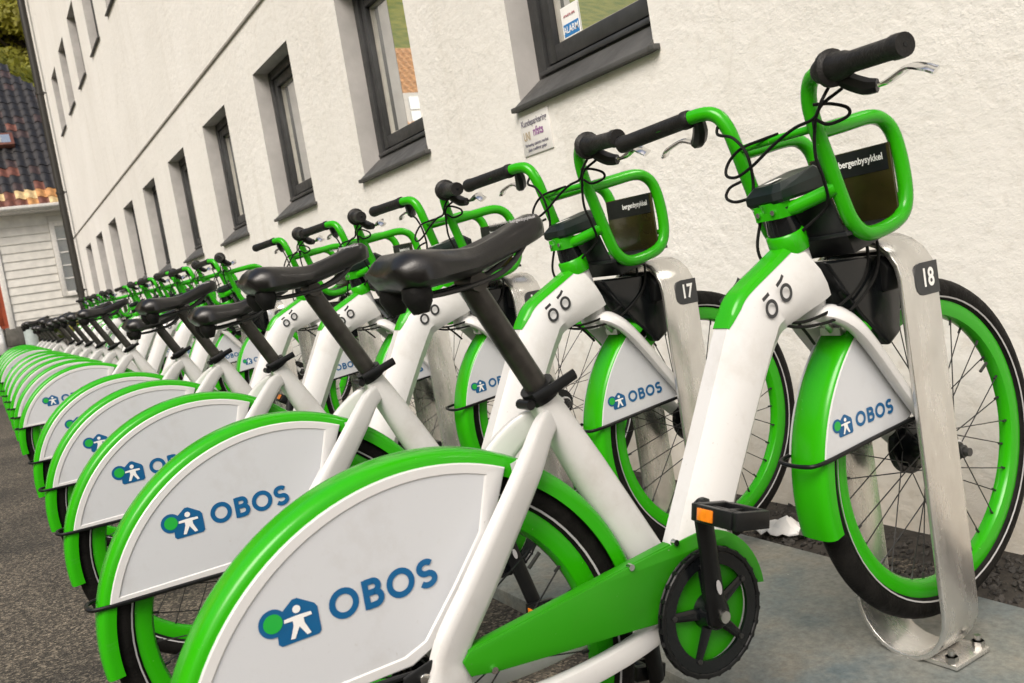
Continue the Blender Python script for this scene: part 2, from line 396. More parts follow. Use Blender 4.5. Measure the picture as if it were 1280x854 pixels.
# ------------------------------------------------------------------ office building
YW = .44
bld = thing('office_building', (-6, YW, -.08), 'long cream plastered building with rows of small grey framed windows', 'building')
BO = Vector(bld.location)
def sub(mb): mb.v = [tuple(Vector(p) - BO) for p in mb.v]; return mb
WX = [(-1.83 - 1.575 * n, -1.83 - 1.575 * n + .765) for n in range(-4, 10)]
FL = [(1.375, 2.29), (4.275, 5.19)]
X0, X1, ZB, ZT = -17.75, 7.2, -.35, 7.6
xs = sorted([X0, X1] + [x for w in WX for x in w] + [-.4 - i for i in range(0)])
FW = [(a - .064, b_) for a, b_ in FL]
zs = sorted([ZB, 1.0, ZT] + [z for w in FW for z in w])
wall = MB(); idx = {}
def wv(x, z):
    if (x, z) not in idx: idx[(x, z)] = len(wall.v); wall.v.append((x, YW, z))
    return idx[(x, z)]
for i in range(len(xs) - 1):
    for j in range(len(zs) - 1):
        cx, cz = (xs[i] + xs[i + 1]) / 2, (zs[j] + zs[j + 1]) / 2
        if any(a < cx < b_ for a, b_ in WX) and any(a < cz < b_ for a, b_ in FW): continue
        wall.f.append((wv(xs[i], zs[j]), wv(xs[i + 1], zs[j]), wv(xs[i + 1], zs[j + 1]), wv(xs[i], zs[j + 1])))
YB = 11.0
wall.add([(X0, YW, ZB), (X0, YB, ZB), (X0, YB, ZT), (X0, YW, ZT)], [(0, 1, 2, 3)])
wall.add([(X1, YW, ZB), (X1, YB, ZB), (X1, YB, ZT), (X1, YW, ZT)], [(3, 2, 1, 0)])
wall.add([(X0, YB, ZB), (X1, YB, ZB), (X1, YB, ZT), (X0, YB, ZT)], [(0, 1, 2, 3)])
sub(wall).obj('wall', 'plaster', bld)
sub(MB().box(X0 - .3, X1 + .3, YW - .35, YB + .35, ZT, ZT + .22)).obj('eaves', 'trim_white', bld)
rf = MB(); ym = (YW + YB) / 2
rf.add([(X0 - .3, YW - .3, ZT + .22), (X1 + .3, YW - .3, ZT + .22), (X1 + .3, YB + .3, ZT + .22), (X0 - .3, YB + .3, ZT + .22), (X0 + 2.5, ym, ZT + 2.9), (X1 - 2.5, ym, ZT + 2.9)],
       [(0, 1, 5, 4), (1, 2, 5), (2, 3, 4, 5), (3, 0, 4), (3, 2, 1, 0)])
sub(rf).obj('roof', 'tile_red', bld)
sub(MB().box(X0, X1, YW - .014, YW + .01, 2.618, 2.640)).obj('string_course', 'string_grey', bld, bevel=.006)
sub(MB().box(X0 - .06, X0 + .16, YW - .035, YW + .16, -.1, ZT)).obj('corner_board', 'trim_white', bld, bevel=.008)
sp = MB(); sx = X0 + .62
sp.tube([(sx, YW - .11, ZT - .05), (sx, YW - .11, .55)], .062, 14)
for z in (1.6, 3.4, 5.2, 6.9): sp.tube([(sx, YW - .11, z), (sx, YW - .11, z + .05)], .074, 14)
for z in (1.62, 3.42, 5.22, 6.92): sp.box(sx - .012, sx + .012, YW - .06, YW + .005, z, z + .02)
sub(sp).obj('downspout', 'spout_dark', bld)
def ring_box(mb, x0, x1, z0, z1, w, y0, y1, wb=None):
    wb = wb or w
    mb.box(x0, x0 + w, y0, y1, z0, z1); mb.box(x1 - w, x1, y0, y1, z0, z1)
    mb.box(x0 + w, x1 - w, y0 + .001, y1 - .001, z0, z0 + wb); mb.box(x0 + w, x1 - w, y0 + .001, y1 - .001, z1 - w, z1); return mb
def win_parts():
    w, h = .765, .915; a = {}
    a['window'] = ring_box(MB(), 0, w, 0, h, .055, .10, .19, .075).mesh('window', 'window_dark', bevel=.004)
    a['casement'] = ring_box(MB(), .061, w - .061, .083, h - .061, .052, .112, .185, .06).mesh('casement', 'window_dark', bevel=.004)
    a['glazing_bead'] = ring_box(MB(), .1145, w - .1145, .1445, h - .1145, .009, .1385, .153).mesh('glazing_bead', 'bead_pale')
    a['pane'] = MB().box(.12, w - .12, .15, .158, .15, h - .12).mesh('pane', 'window_glass')
    rv = MB(); rv.box(-.012, -.001, .001, .2, -.06, h + .012); rv.box(w + .001, w + .012, .001, .2, -.06, h + .012); rv.box(-.0005, w + .0005, .001, .2, h + .001, h + .012)
    a['reveal'] = rv.mesh('reveal', 'reveal_grey')
    s_ = MB(); sec = [(-.030, -.068), (-.030, -.052), (.099, .044), (.125, .044), (.125, -.068)]
    s_.loft([[(x, y, z) for y, z in sec] for x in (-.002, w + .002)])
    s_.box(-.03, -.0025, -.030, -.001, -.068, -.050); s_.box(w + .0025, w + .03, -.030, -.001, -.068, -.050)
    a['sill'] = s_.mesh('sill', 'sill_grey', bevel=.003)
    s2 = MB().box(.02, w - .02, .088, .0995, .05, .066)
    a['drip_rail'] = s2.mesh('drip_rail', 'window_dark', bevel=.003)
    # blind half drawn behind the panes would hide behind the reflection: leave the room dark
    return a
WP = win_parts()
w_first = None
for fl, (z0, z1) in enumerate(FL):
    for (a, b_) in WX:
        f_ = link('window', WP['window'], bld); f_.location = Vector((a, YW, z0)) - BO
        for k_ in ('casement', 'glazing_bead', 'pane', 'reveal', 'sill', 'drip_rail'): link(k_, WP[k_], f_)
# parking sign below the first window
sg = thing('parking_sign', (-1.755, YW, 1.215), 'small white parking notice with purple print screwed to the plaster wall', 'sign')
sm = MB().box(-.098, .098, -.006, .0, -.075, .072); sm.obj('plate', 'sign_white', sg, bevel=.003)
SM = lambda x, z: Matrix.Translation((x, -.0075, z)) @ Matrix.Rotation(R(90), 4, 'X')
text_obj('lettering', 'Kundeparkering', .033, 'sign_text', SM(0, .042), sg, .0006, 'CENTER', .8)
text_obj('lettering', 'UNI', .044, 'sign_tan', SM(-.080, -.006), sg, .0006, 'LEFT', .6)
text_obj('lettering', 'nfsts', .044, 'sign_purple', SM(-.014, .004), sg, .001, 'LEFT', .85)
text_obj('lettering', 'Parkering utenom merket', .0155, 'sign_text', SM(0, -.038), sg, .0004, 'CENTER', .95)
text_obj('lettering', 'plass medfører gebyr', .0155, 'sign_text', SM(0, -.056), sg, .0004, 'CENTER', .95)
# alarm sticker on the pane of the first window
st = thing('alarm_sticker', (-1.83 + .185, YW + .148, 1.375 + .21), 'white and blue alarm sticker in the corner of a window pane', 'sticker')
MB().box(-.05, .055, -.0015, 0, -.056, .056).obj('sheet', 'print_white', st)
MB().box(-.044, .049, -.0025, -.0012, -.05, -.006).obj('band', 'sticker_blue', st)
T2 = lambda x, z: Matrix.Translation((x, -.0035, z)) @ Matrix.Rotation(R(90), 4, 'X')
text_obj('lettering', 'ALARM', .034, 'print_white', T2(.002, -.028), st, .0006, 'CENTER', .85)
flat_obj('small_print', 'sticker_red', [stroke([(x_, .02 + .004 * (i_ % 2)), (x_ + .009, .021 + .004 * ((i_ + 1) % 2))], .006) for i_, x_ in enumerate((-.034, -.022, -.010, .002, .016, .027))], lambda a_, b__: (a_, -.0032, b__), st, (0, -.0001, 0))

# crumpled tissue on the gravel
ts = MB(); base = []
for i in range(9):
    for j in range(7):
        u, v_ = i / 8 - .5, j / 6 - .5
        h = .045 * abs(noise.noise((u * 7, v_ * 8, 3))) + .022 * max(0, 1 - 5 * (u * u + v_ * v_)) + .008
        base.append((u * .135 + random.uniform(-.007, .007), v_ * .075 + random.uniform(-.006, .006), h + random.uniform(-.006, .010) * (1 - 3.2 * (u * u + v_ * v_))))
top = len(base); fs = [(i * 7 + j, i * 7 + j + 1, i * 7 + j + 8, i * 7 + j + 7) for i in range(8) for j in range(6)]
ts.add(base + [(p[0], p[1], p[2] - .003) for p in base], fs + [tuple(k_ + top for k_ in reversed(q)) for q in fs])
to = ts.obj('crumpled_tissue', 'tissue', ang=4, label='crumpled white paper tissue lying on the gravel', cat='tissue')
to.location = (-.645, .255, -.078 + gz(-.67)); to.rotation_euler = (0, 0, .35)

# ------------------------------------------------------------------ dock hoops
HW, HT, HB, YD, DW = .086, .690, -.049, -.108, .094
def hoop_path(dx):
    hw = HW + dx; p = []
    for i in range(11): a = R(180 * i / 10); p.append((hw * math.cos(a), HT + dx - .072 - dx + (.072 + dx) * math.sin(a)))
    for i in range(13): a = R(180 + 180 * i / 12); p.append((hw * math.cos(a), HB - dx + (.095 + dx) + (.095 + dx) * math.sin(a)))
    return p
def dock_meshes():
    a = {}; o = hoop_path(.0045); i_ = hoop_path(-.0045); h = DW / 2
    mb = MB(); N = len(o)
    rings = [[(o[k][0], YD - h, o[k][1]), (o[k][0], YD + h, o[k][1]), (i_[k][0], YD + h, i_[k][1]), (i_[k][0], YD - h, i_[k][1])] for k in range(N)]
    mb.loft(rings, False, True); a['hoop'] = mb.mesh('hoop', 'aluminium', 50, bevel=.0015)
    a['base_plate'] = MB().box(.012, .094, YD - .040, YD + .058, -.0495, -.041).mesh('base_plate', 'aluminium', bevel=.002)
    nut = MB()
    for k in range(2): nut.tube([(0, 0, 0), (0, 0, .012)], .0105, 6)
    nut.tube([(0, 0, 0), (0, 0, .022)], .0055, 8); a['bolt'] = nut.mesh('bolt', 'steel')
    xp = HW + .006; y0, y1, z0, z1 = YD - .014, YD + .0475, .584, .638
    pl = [(y1, z0), (y1, z1)] + [(y0 + .018 + .018 * math.cos(R(t)), z1 - .018 + .018 * math.sin(R(t))) for t in (90, 120, 150, 180)] + [(y0 + .018 + .018 * math.cos(R(t)), z0 + .018 + .018 * math.sin(R(t))) for t in (180, 210, 240, 270)]
    a['number_plate'] = MB().prism(pl, HW + .003, xp).mesh('number_plate', 'mark_dark')
    lk = MB(); sec = [(-.062, .60), (.062, .60), (.07, .64), (.045, .668), (-.045, .668), (-.07, .64)]
    lk.loft([[(x, y, z) for x, z in sec] for y in (YD - .05, YD + .03)])
    a['lock_head'] = lk.mesh('lock_head', 'black_plastic', bevel=.006)
    return a
DM = dock_meshes()
SP = 0.6091
BX = {1: .0258, 2: .0078, 3: -.0067, 4: -.0054}
WT = Matrix(((.99973, .00229, .02332), (-.00048, .99703, -.07707), (-.02343, .07703, .99675)))   # bike frame -> world: nose lifted by the dock, plate climbing along the row
def base_at(k): return WT @ Vector((-SP * k + BX.get(k, 0), 0, 0))
BIKES = [0, 1, 2, 3, 4, 6, 7, 8, 9, 10, 11, 13, 14, 15, 16, 17]
ordw = ['first', 'second', 'third', 'fourth', 'fifth', 'sixth', 'seventh']
def where(k, what):
    if k <= 2: return None
    if k == 3: return 'next beyond plate sixteen'
    if k == 4: return 'beside the first empty dock, on the side of plate sixteen'
    if 6 <= k <= 11: return ordw[k - 6] + ' past the first empty dock'
    return ordw[k - 13] + ' past the second empty dock'
for k in range(18):
    num = str(18 - k)
    word = ('eighteen', 'seventeen', 'sixteen')[k] if k < 3 else ''
    if k <= 2: lb = 'bright aluminium bike dock hoop whose dark plate reads ' + word
    elif k in (5, 12): lb = 'aluminium dock hoop left empty, ' + ('first' if k == 5 else 'second') + ' gap counted from plate eighteen'
    else: lb = 'aluminium dock hoop ' + where(k, '')
    d_ = thing('bike_dock', base_at(k), lb, 'bike dock', 'dock hoops in a row')
    for nm in ('hoop', 'base_plate', 'lock_head'): link(nm, DM[nm], d_)
    for bx_, by_ in ((.080, -.030), (.080, .047)):
        b_ = link('bolt', DM['bolt'], d_); b_.location = (bx_, YD + by_, -.042)
    p_ = link('number_plate', DM['number_plate'], d_)
    text_obj('numeral', num, .042, 'print_white', Matrix.Translation((HW + .0068, YD + .018, .611)) @ Matrix.Rotation(R(90), 4, 'Z') @ Matrix.Rotation(R(90), 4, 'X'), p_, .0012, 'CENTER', .8)

# ------------------------------------------------------------------ share bicycle (x right, y forward, z up, origin under the front axle)
YR, ZA = -1.0186, .300
STEER = Vector((0, -.20, .98)).normalized()
def wheel_meshes():
    a = {}
    ty = [(.0215 * math.cos(R(t)) * (1 if abs(math.sin(R(t))) < .9 else 1), .2835 + .0225 * math.sin(R(t))) for t in range(0, 360, 24)]
    a['tyre'] = MB().revolve(ty, 0, 0, 0, 2 * math.pi, 72, True).mesh('tyre', 'tyre_rubber')
    rim = [(.0125, .268), (.0145, .262), (.0145, .250), (.012, .240), (.005, .236), (-.005, .236), (-.012, .240), (-.0145, .250), (-.0145, .262), (-.0125, .268)]
    a['rim'] = MB().revolve(rim, 0, 0, 0, 2 * math.pi, 72, True).mesh('rim', 'green_paint')
    sb = MB()
    for s_ in (1, -1):
        sb.revolve([(s_ * .0200, .2705), (s_ * .0210, .2727), (s_ * .0216, .2727), (s_ * .0206, .2700)], 0, 0, 0, 2 * math.pi, 72, True)
    a['reflective_stripe'] = sb.mesh('reflective_stripe', 'reflective')
    sk = MB(); n = 32
    for i in range(n):
        s_ = 1 if i % 2 else -1; lead = 1 if (i // 2) % 2 else -1
        ar = 2 * math.pi * i / n; ah = ar + lead * R(68)
        sk.tube([(s_ * .028, .034 * math.cos(ah), .034 * math.sin(ah)), (s_ * .004, .238 * math.cos(ar), .238 * math.sin(ar))], .00115, 5, caps=False)
        sk.tube([(s_ * .005, .226 * math.cos(ar), .226 * math.sin(ar)), (s_ * .004, .239 * math.cos(ar), .239 * math.sin(ar))], .0024, 5)
    sk.tube([(0, .23 * math.cos(R(20)), .23 * math.sin(R(20))), (.0, .205 * math.cos(R(20)), .205 * math.sin(R(20)))], .003, 6)
    a['spokes'] = sk.mesh('spokes', 'spoke_steel')
    h = MB()
    h.revolve([(-.033, .001), (-.033, .040), (-.027, .040), (-.022, .024), (.022, .024), (.027, .040), (.033, .040), (.033, .001)], 0, 0, 0, 2 * math.pi, 28, True)
    h.revolve([(-.052, .001), (-.052, .046), (-.046, .052), (-.034, .052), (-.034, .001)], 0, 0, 0, 2 * math.pi, 28, True)
    h.tube([(-.075, 0, 0), (.075, 0, 0)], .0055, 10)
    a['hub'] = h.mesh('hub', 'black_gloss')
    nn = MB(); s_ = 1
    nn.tube([(s_ * .058, 0, 0), (s_ * .069, 0, 0)], .0115, 6); nn.tube([(s_ * .069, 0, 0), (s_ * .078, 0, 0)], .0075, 10); nn.tube([(s_ * .054, 0, 0), (s_ * .058, 0, 0)], .016, 16)
    a['axle_nut'] = nn.mesh('axle_nut', 'dark_steel')
    return a
WM = wheel_meshes()
def add_wheel(root, y, spin):
    r_ = link('wheel', WM['rim'], root); r_.location = (0, y, ZA); r_.rotation_euler = (spin, 0, 0)
    for k_ in ('tyre', 'reflective_stripe', 'hub', 'axle_nut'): link(k_, WM[k_], r_)
    link('axle_nut', WM['axle_nut'], r_).rotation_euler = (0, 0, math.pi)
    link('spokes', WM['spokes'], r_, kind='stuff')
def fender_prof(w=.0295, r0=.295, rt=.3225, th=.0025):
    def half(ww, top, rb):
        return [(ww * math.copysign(abs(math.cos(R(t))) ** .62, math.cos(R(t))), rb + (top - rb) * math.sin(R(t)) ** .8) for t in range(0, 181, 12)]
    out = [(w * .985, r0)] + half(w, rt, rt - .016) + [(-w * .985, r0)]
    inn = [(-w * .985 + th, r0)] + list(reversed(half(w - th, rt - th, rt - .016))) + [(w * .985 - th, r0)]
    return out + inn
def arc_yz(cy, cz, r, a0, a1, n): return [(cy + r * math.cos(R(a0 + (a1 - a0) * i / n)), cz + r * math.sin(R(a0 + (a1 - a0) * i / n))) for i in range(n + 1)]
def panel_obj(name, poly, side, x, parent, inner=None, top=.0045):
    """thin moulded panel; inner = outline (same vertex count) of the recessed field"""
    n = len(poly); mb = MB(); L = lambda P, xx: [(side * xx, y, z) for y, z in P]
    if inner:
        mid = [(a[0] + (b_[0] - a[0]) * .12, a[1] + (b_[1] - a[1]) * .12) for a, b_ in zip(poly, inner)]
        inn2 = [(a[0] + (b_[0] - a[0]) * 1.16, a[1] + (b_[1] - a[1]) * 1.16) for a, b_ in zip(poly, inner)]
        mb.add(L(poly, x) + L(poly, x + top - .001) + L(mid, x + top) + L(inner, x + top) + L(inn2, x + top - .0018), [])
        for r_ in range(4):
            for i in range(n): j = (i + 1) % n; mb.f.append((r_ * n + i, r_ * n + j, (r_ + 1) * n + j, (r_ + 1) * n + i))
        mb.f.append(tuple(4 * n + i for i in range(n)))
    else:
        mb.prism(poly, side * x, side * (x + top))
    me = mb.mesh(name, ['panel_border', 'panel_white'], 30)
    fi = max(range(len(me.polygons)), key=lambda i: len(me.polygons[i].vertices) * 10 + side * me.polygons[i].center.x) if inner else -1
    for i, p in enumerate(me.polygons):
        if len(p.vertices) > 8: p.use_smooth = False
        if i == fi or (not inner and len(p.vertices) > 8): p.material_index = 1
    return link(name, me, parent)
def logo(parent, y, z, cap, rot, x, side):
    """house badge + OBOS, cap = letter height; origin = middle of the house badge"""
    ca, sa = math.cos(rot), math.sin(rot); u = cap
    def place(lift):
        def f(px, py):
            px *= u; py *= u
            yy, zz = px * ca - py * sa, px * sa + py * ca
            return (side * (x + lift), y + yy * side, z + zz)
        return f
    # house badge with rounded corners and its left disc
    house = [(-.62, -.68), (.60, -.68), (.70, -.58), (.70, .22), (.62, .36), (.10, .70), (-.06, .70), (-.52, .34), (-.66, .2), (-.72, -.58)]
    flat_obj('emblem', 'logo_blue', [poly2(house), poly2([(-.78 + .46 * math.cos(R(t)), .14 + .46 * math.sin(R(t))) for t in range(0, 360, 12)])], place(.0005), parent, (side * .0002, 0, 0))
    flat_obj('emblem_disc', 'logo_green', [poly2([(-.78 + .31 * math.cos(R(t)), .14 + .31 * math.sin(R(t))) for t in range(0, 360, 12)])], place(.0012), parent)
    fig = [poly2([(.02 + .13 * math.cos(R(t)), .36 + .13 * math.sin(R(t))) for t in range(0, 360, 20)]),
           poly2([(-.44, .03), (-.42, .14), (-.1, .16), (.14, .16), (.46, .14), (.48, .03), (.2, .02), (.2, -.14), (.36, -.54), (.22, -.56), (.02, -.22), (-.18, -.56), (-.32, -.54), (-.16, -.14), (-.16, .02)])]
    flat_obj('emblem_figure', 'logo_white', fig, place(.0012), parent)
    w = .215; L = []
    def off(path, dx): return [(p[0] + dx, p[1]) for p in path]
    O = arc(0, 0, .41, .41, 0, 345, 23)
    L.append(stroke(off(O, 1.58), w, True)); L.append(stroke(off(O, 3.62), w, True))
    bx = 2.36
    L.append(stroke([(bx, -.5), (bx, .5)], w))
    L.append(stroke([(bx, .405), (bx + .27, .405)] + arc(bx + .27, .22, .19, .185, 90, -90, 8) + [(bx, .035)], w))
    L.append(stroke([(bx, .035 - .0), (bx + .30, .035)] + arc(bx + .30, -.185, .215, .22, 90, -90, 8) + [(bx, -.405)], w))
    sx_ = 4.60
    S_ = arc(sx_, .2, .255, .21, 35, 270, 12) + arc(sx_, -.2, .275, .21, 90, -145, 12)[1:]
    L.append(stroke(S_, w))
    flat_obj('lettering', 'logo_blue', L, place(.0005), parent, (side * .0001, 0, 0))

def bicycle(label):
    root = thing('bicycle', (0, 0, 0), label, 'bicycle', 'share bicycles docked in a row')
    add_wheel(root, 0, .1); add_wheel(root, YR, .25)
    # ---- frame: one broad folded beam, seat tube, stays
    fr = MB()
    def sect(y, z, ny, nz, d, w):
        n_ = Vector((ny, nz)).normalized(); pts = []
        half = [(.014 * w[0], 0), (.030 * w[1], .018 / .085 * d), (.041 * w[1], .045 / .085 * d), (.041 * w[1], .066 / .085 * d), (.024 * w[2], d)]
        for x_, dd in half: pts.append((x_, y + n_.x * dd, z + n_.y * dd))
        for x_, dd in reversed(half): pts.append((-x_, y + n_.x * dd, z + n_.y * dd))
        return pts
    beam = [(-.672, .270, .833, -.553, .100, (1.2, .95, 1)), (-.655, .297, .833, -.553, .092, (1.1, .95, 1)), (-.599, .385, .833, -.553, .085, (1, .97, 1)), (-.500, .540, .82, -.57, .087, (1, 1, 1)), (-.448, .622, .80, -.60, .092, (1.0, 1, 1)),
            (-.424, .656, .72, -.69, .094, (1.0, 1.02, 1.1)), (-.405, .675, .60, -.80, .092, (1.0, 1.03, 1.2)), (-.380, .688, .50, -.87, .091, (1.0, 1.04, 1.3)), (-.330, .708, .42, -.91, .096, (1.0, 1.02, 1.4)), (-.288, .725, .40, -.92, .103, (1.0, 1.0, 1.5)), (-.272, .732, .40, -.92, .105, (1.0, 1.0, 1.5))]
    def dens(B, n=4):
        flat = [(*b_[:5], *b_[5]) for b_ in B]; out = []
        for i in range(len(flat) - 1):
            p0 = flat[max(0, i - 1)]; p1 = flat[i]; p2 = flat[i + 1]; p3 = flat[min(len(flat) - 1, i + 2)]
            for k_ in range(n):
                t = k_ / n; out.append(tuple(.5 * (2 * a1 + (a2 - a0) * t + (2 * a0 - 5 * a1 + 4 * a2 - a3) * t * t + (3 * a1 - a0 - 3 * a2 + a3) * t ** 3) for a0, a1, a2, a3 in zip(p0, p1, p2, p3)))
        out.append(flat[-1]); return [(o[0], o[1], o[2], o[3], o[4], o[5:8]) for o in out]
    BD = dens(beam, 4)
    hb = Vector((0, -.243, .622)); ht = hb + STEER * .118
    bmb = MB(); bmb.loft([sect(*b_) for b_ in BD]); bmb.tube([hb, ht], .027, 26); beam_o = bmb.obj('main_beam', 'white_paint', root, ang=30)
    # seat tube
    st_top, st_bot = Vector((0, -.776, .630)), Vector((0, -.640, .300))
    fr.tube([st_top, st_top.lerp(st_bot, .1), st_top.lerp(st_bot, .35), st_top.lerp(st_bot, .7), st_bot, (0, -.62, .26)], [.0195, .022, .026, .0285, .030, .028], 18, flat=(.92, 1.08))
    # bottom bracket shell
    fr.tube([(-.042, -.622, .274), (.042, -.622, .274)], .030, 20)
    for s_ in (1, -1):
        # seat stay: flat bar swelling into the dropout
        pa = cr([(s_ * .012, -.776, .598), (s_ * .026, -.800, .590), (s_ * .044, -.842, .555), (s_ * .051, -.905, .492), (s_ * .053, -.955, .440), (s_ * .053, -1.000, .392), (s_ * .052, -1.016, .352), (s_ * .050, -1.012, .310)], 4)
        ra = []
        for i in range(len(pa)): t = i / (len(pa) - 1); ra.append(.0165 + .011 * math.sin(min(1, t * 1.25) * math.pi / 2) + (.006 if t > .8 else 0))
        fr.tube(pa, ra, 12, flat=(.40, .92), sq=.45)
        # chain stay
        pc = cr([(s_ * .050, -1.028, .330), (s_ * .050, -.985, .296), (s_ * .047, -.880, .272), (s_ * .044, -.760, .266), (s_ * .034, -.640, .272)], 4)
        fr.tube(pc, .0145, 12, flat=(.7, 1.1), sq=.5)
    fr.box(-.03, .03, -.857, -.842, .552, .567)
    # head tube
    frame = fr.obj('frame', 'white_paint', root, ang=40)
    # green top strip that lies over the fold and ends at the head collar
    gs = MB(); rings = []
    for b_ in BD[17:]:
        y, z, ny, nz, d, w = b_; n_ = Vector((ny, nz)).normalized(); hw = .014 * w[0]
        i = BD.index(b_); t = (i - 17) / (len(BD) - 18); D = .0075 * math.sqrt(min(1, t / .18 + .03)); d1 = .018 / .085 * d
        bxx = lambda q: hw + (.030 * w[1] - hw) * q / d1
        pr = [(bxx(D) + .0016, D), (bxx(D * .5) + .0018, D * .45), (hw + .0012, -.0016), (hw * .7, -.0024), (-hw * .7, -.0024), (-hw - .0012, -.0016), (-bxx(D * .5) - .0018, D * .45), (-bxx(D) - .0016, D), (-bxx(D) * .8, D), (bxx(D) * .8, D)]
        rings.append([(x_, y + n_.x * dd, z + n_.y * dd) for x_, dd in pr])
    gs.loft(rings)
    c0 = hb + STEER * .096
    gs.tube([c0, c0 + STEER * .012, c0 + STEER * .030, c0 + STEER * .033], [.0295, .031, .031, .028], 22)
    gs.obj('top_strip', 'green_paint', beam_o, ang=45)
    # round-eyed mark on both sides of the head
    for s_ in (1, -1):
        P = lambda a_, b__: (s_ * .0446, a_, b__)
        parts = [stroke(arc(-.3735, .648, .0108, .0118, 0, 345, 23), .0056, True), stroke(arc(-.338, .6645, .0108, .0118, 0, 345, 23), .0056, True),
                 stroke([(-.3895, .6645), (-.3745, .6715)], .006), stroke([(-.356, .6785), (-.345, .6855), (-.3395, .692)], .006)]
        flat_obj('face_mark', 'mark_dark', parts, P, beam_o, (s_ * .0001, 0, 0))
    # ---- headset, stem and handlebar with its basket hoops
    hs = MB(); c1 = hb + STEER * .126
    hs.tube([c1, c1 + STEER * .010, c1 + STEER * .036, c1 + STEER * .044], [.026, .026, .0215, .0235], 20)
    hs.obj('headset', 'black_gloss', root)
    hbm = MB(); XL = .0815; r_ = .0120
    for s_ in (1, -1):
        bar = cr([(s_ * .288, -.313, .958), (s_ * .20, -.293, .962), (s_ * .125, -.272, .966), (s_ * .098, -.262, .957), (s_ * .085, -.256, .932), (s_ * XL, -.250, .900), (s_ * XL, -.238, .845), (s_ * XL, -.222, .775), (s_ * XL, -.210, .742), (s_ * XL, -.190, .7215), (s_ * XL, -.160, .7155),
                  (s_ * XL, -.110, .7215), (s_ * XL, -.082, .736), (s_ * XL, -.068, .768), (s_ * XL, -.066, .820), (s_ * XL, -.074, .862), (s_ * XL, -.094, .884), (s_ * XL, -.125, .892), (s_ * XL, -.185, .889), (s_ * XL, -.243, .886)], 4)
        hbm.tube(bar, r_, 12)
    hbm.tube([(-XL, -.248, .893), (XL, -.248, .893)], .0066, 10)
    for s_ in (1, -1): hbm.tube([(s_ * .006, -.276, .780), (s_ * .03, -.262, .784), (s_ * XL, -.232, .798)], .0115, 12)
    sc_ = c1 + STEER * .046
    hbm.box(-.024, .024, -.300, -.246, .772, .795); hbm.tube([sc_ - STEER * .012, sc_ + STEER * .012], .024, 16)
    hbm.tube([(-.0815, -.075, .76), (.0815, -.075, .76)], .006, 8)
    hb_o = hbm.obj('handlebar', 'green_paint', root, ang=45)
    for bx_ in (-.015, .015): MB().tube([(bx_, -.2995, .783), (bx_, -.3040, .783)], .0042, 8).obj('bolt', 'chrome', hb_o)
    for s_ in (1, -1):
        g = MB(); a0 = Vector((s_ * .125, -.272, .966)); a1 = Vector((s_ * .296, -.315, .9575)); dv = (a1 - a0).normalized()
        if s_ > 0:
            prof = [(0, .0185), (.006, .0215), (.020, .0225), (.023, .0310), (.031, .0315), (.035, .0240), (.058, .0215), (.064, .0190), (.072, .0175), (.150, .0172), (.153, .0192), (.164, .0192), (.172, .0182)]
        else: prof = [(.018, .0165), (.022, .0185), (.032, .0185), (.036, .0165), (.150, .0165), (.158, .0180), (.168, .0180), (.173, .0165)]
        g.tube([a0 + dv * p[0] for p in prof], [p[1] * .86 for p in prof], 18)
        go = g.obj('grip', 'grip_rubber', root)
        if s_ > 0:
            MB().tube([a0 + dv * .1715, a0 + dv * .1728], .003, 8).obj('end_plug', 'black_gloss', go)
        # lever body + blade
        lb = MB(); p0 = a0 + dv * (.026 if s_ > 0 else .006)
        lb.tube(cr([p0 + Vector((0, .004, -.006)), p0 + Vector((s_ * .012, .014, -.022)), p0 + Vector((s_ * .030, .024, -.036)), p0 + Vector((s_ * .046, .030, -.040))], 3), [.010, .011, .012, .013, .013, .013, .013, .012, .011, .010], 8)
        bl = lb.obj('lever_body', 'black_plastic', root)
        le = MB(); q = p0 + Vector((s_ * .034, .029, -.040))
        le.tube(cr([q, q + Vector((s_ * .022, .012, .002)), q + Vector((s_ * .055, .014, .012)), q + Vector((s_ * .085, .002, .004)), q + Vector((s_ * .098, .004, -.004))], 4), [.0075] * 4 + [.0095] * 4 + [.0085] * 8 + [.0092], 8, flat=(.5, 1.2))
        le.obj('brake_lever', 'chrome', root)
    # console on the stem
    cs = MB(); top = [(-.034, -.302), (.020, -.302), (.030, -.292), (.032, -.184), (.022, -.172), (-.034, -.172), (-.044, -.184), (-.044, -.292)]
    def rg(z, k_, dy): return [(-.005 + (x + .005) * k_, -.245 + (y + .245) * k_, z + dy * (y + .245)) for x, y in top]
    cs.loft([rg(.798, .92, .04), rg(.803, 1, .04), rg(.818, 1, .10), rg(.832, .74, .12)])
    co = cs.obj('console', 'console_green', root, ang=20)
    flat_obj('badge', 'print_white', [poly2([(-.006, -.020), (.004, -.022), (.007, -.016), (.006, .012), (-.004, .014), (-.007, .008)])], lambda a_, b__: (a_ - .004, -.262 + b__, .8306 + .12 * b__), co)
    # basket: floor, back wall, front panel with the scheme's name
    bk = MB(); bk.box(-.080, .080, -.226, -.066, .722, .729)
    bk.loft([[(x, -.222, .7255), (x, -.218, .7255), (x, -.236, .785), (x, -.240, .785)] for x in (-.074, .074)])
    bk.loft([[(x, -.200, .722), (x, -.10, .722), (x, -.12, .700), (x, -.19, .690)] for x in (-.06, .06)])
    bk.obj('basket', 'basket_black', root, bevel=.002)
    bp = MB(); bp.loft([[(x, -.0945, .727), (x, -.0885, .727), (x, -.080, .848), (x, -.086, .848)] for x in (-.080, .080)])
    bpo = bp.obj('basket_panel', 'olive_panel', root, bevel=.002)
    tm = Matrix.Translation((-.019, -.0890, .828)) @ Matrix.Rotation(R(86), 4, 'X')
    text_obj('lettering', 'bergenbysykkel', .0155, 'print_white', tm, bpo, .0004, 'LEFT', .9)
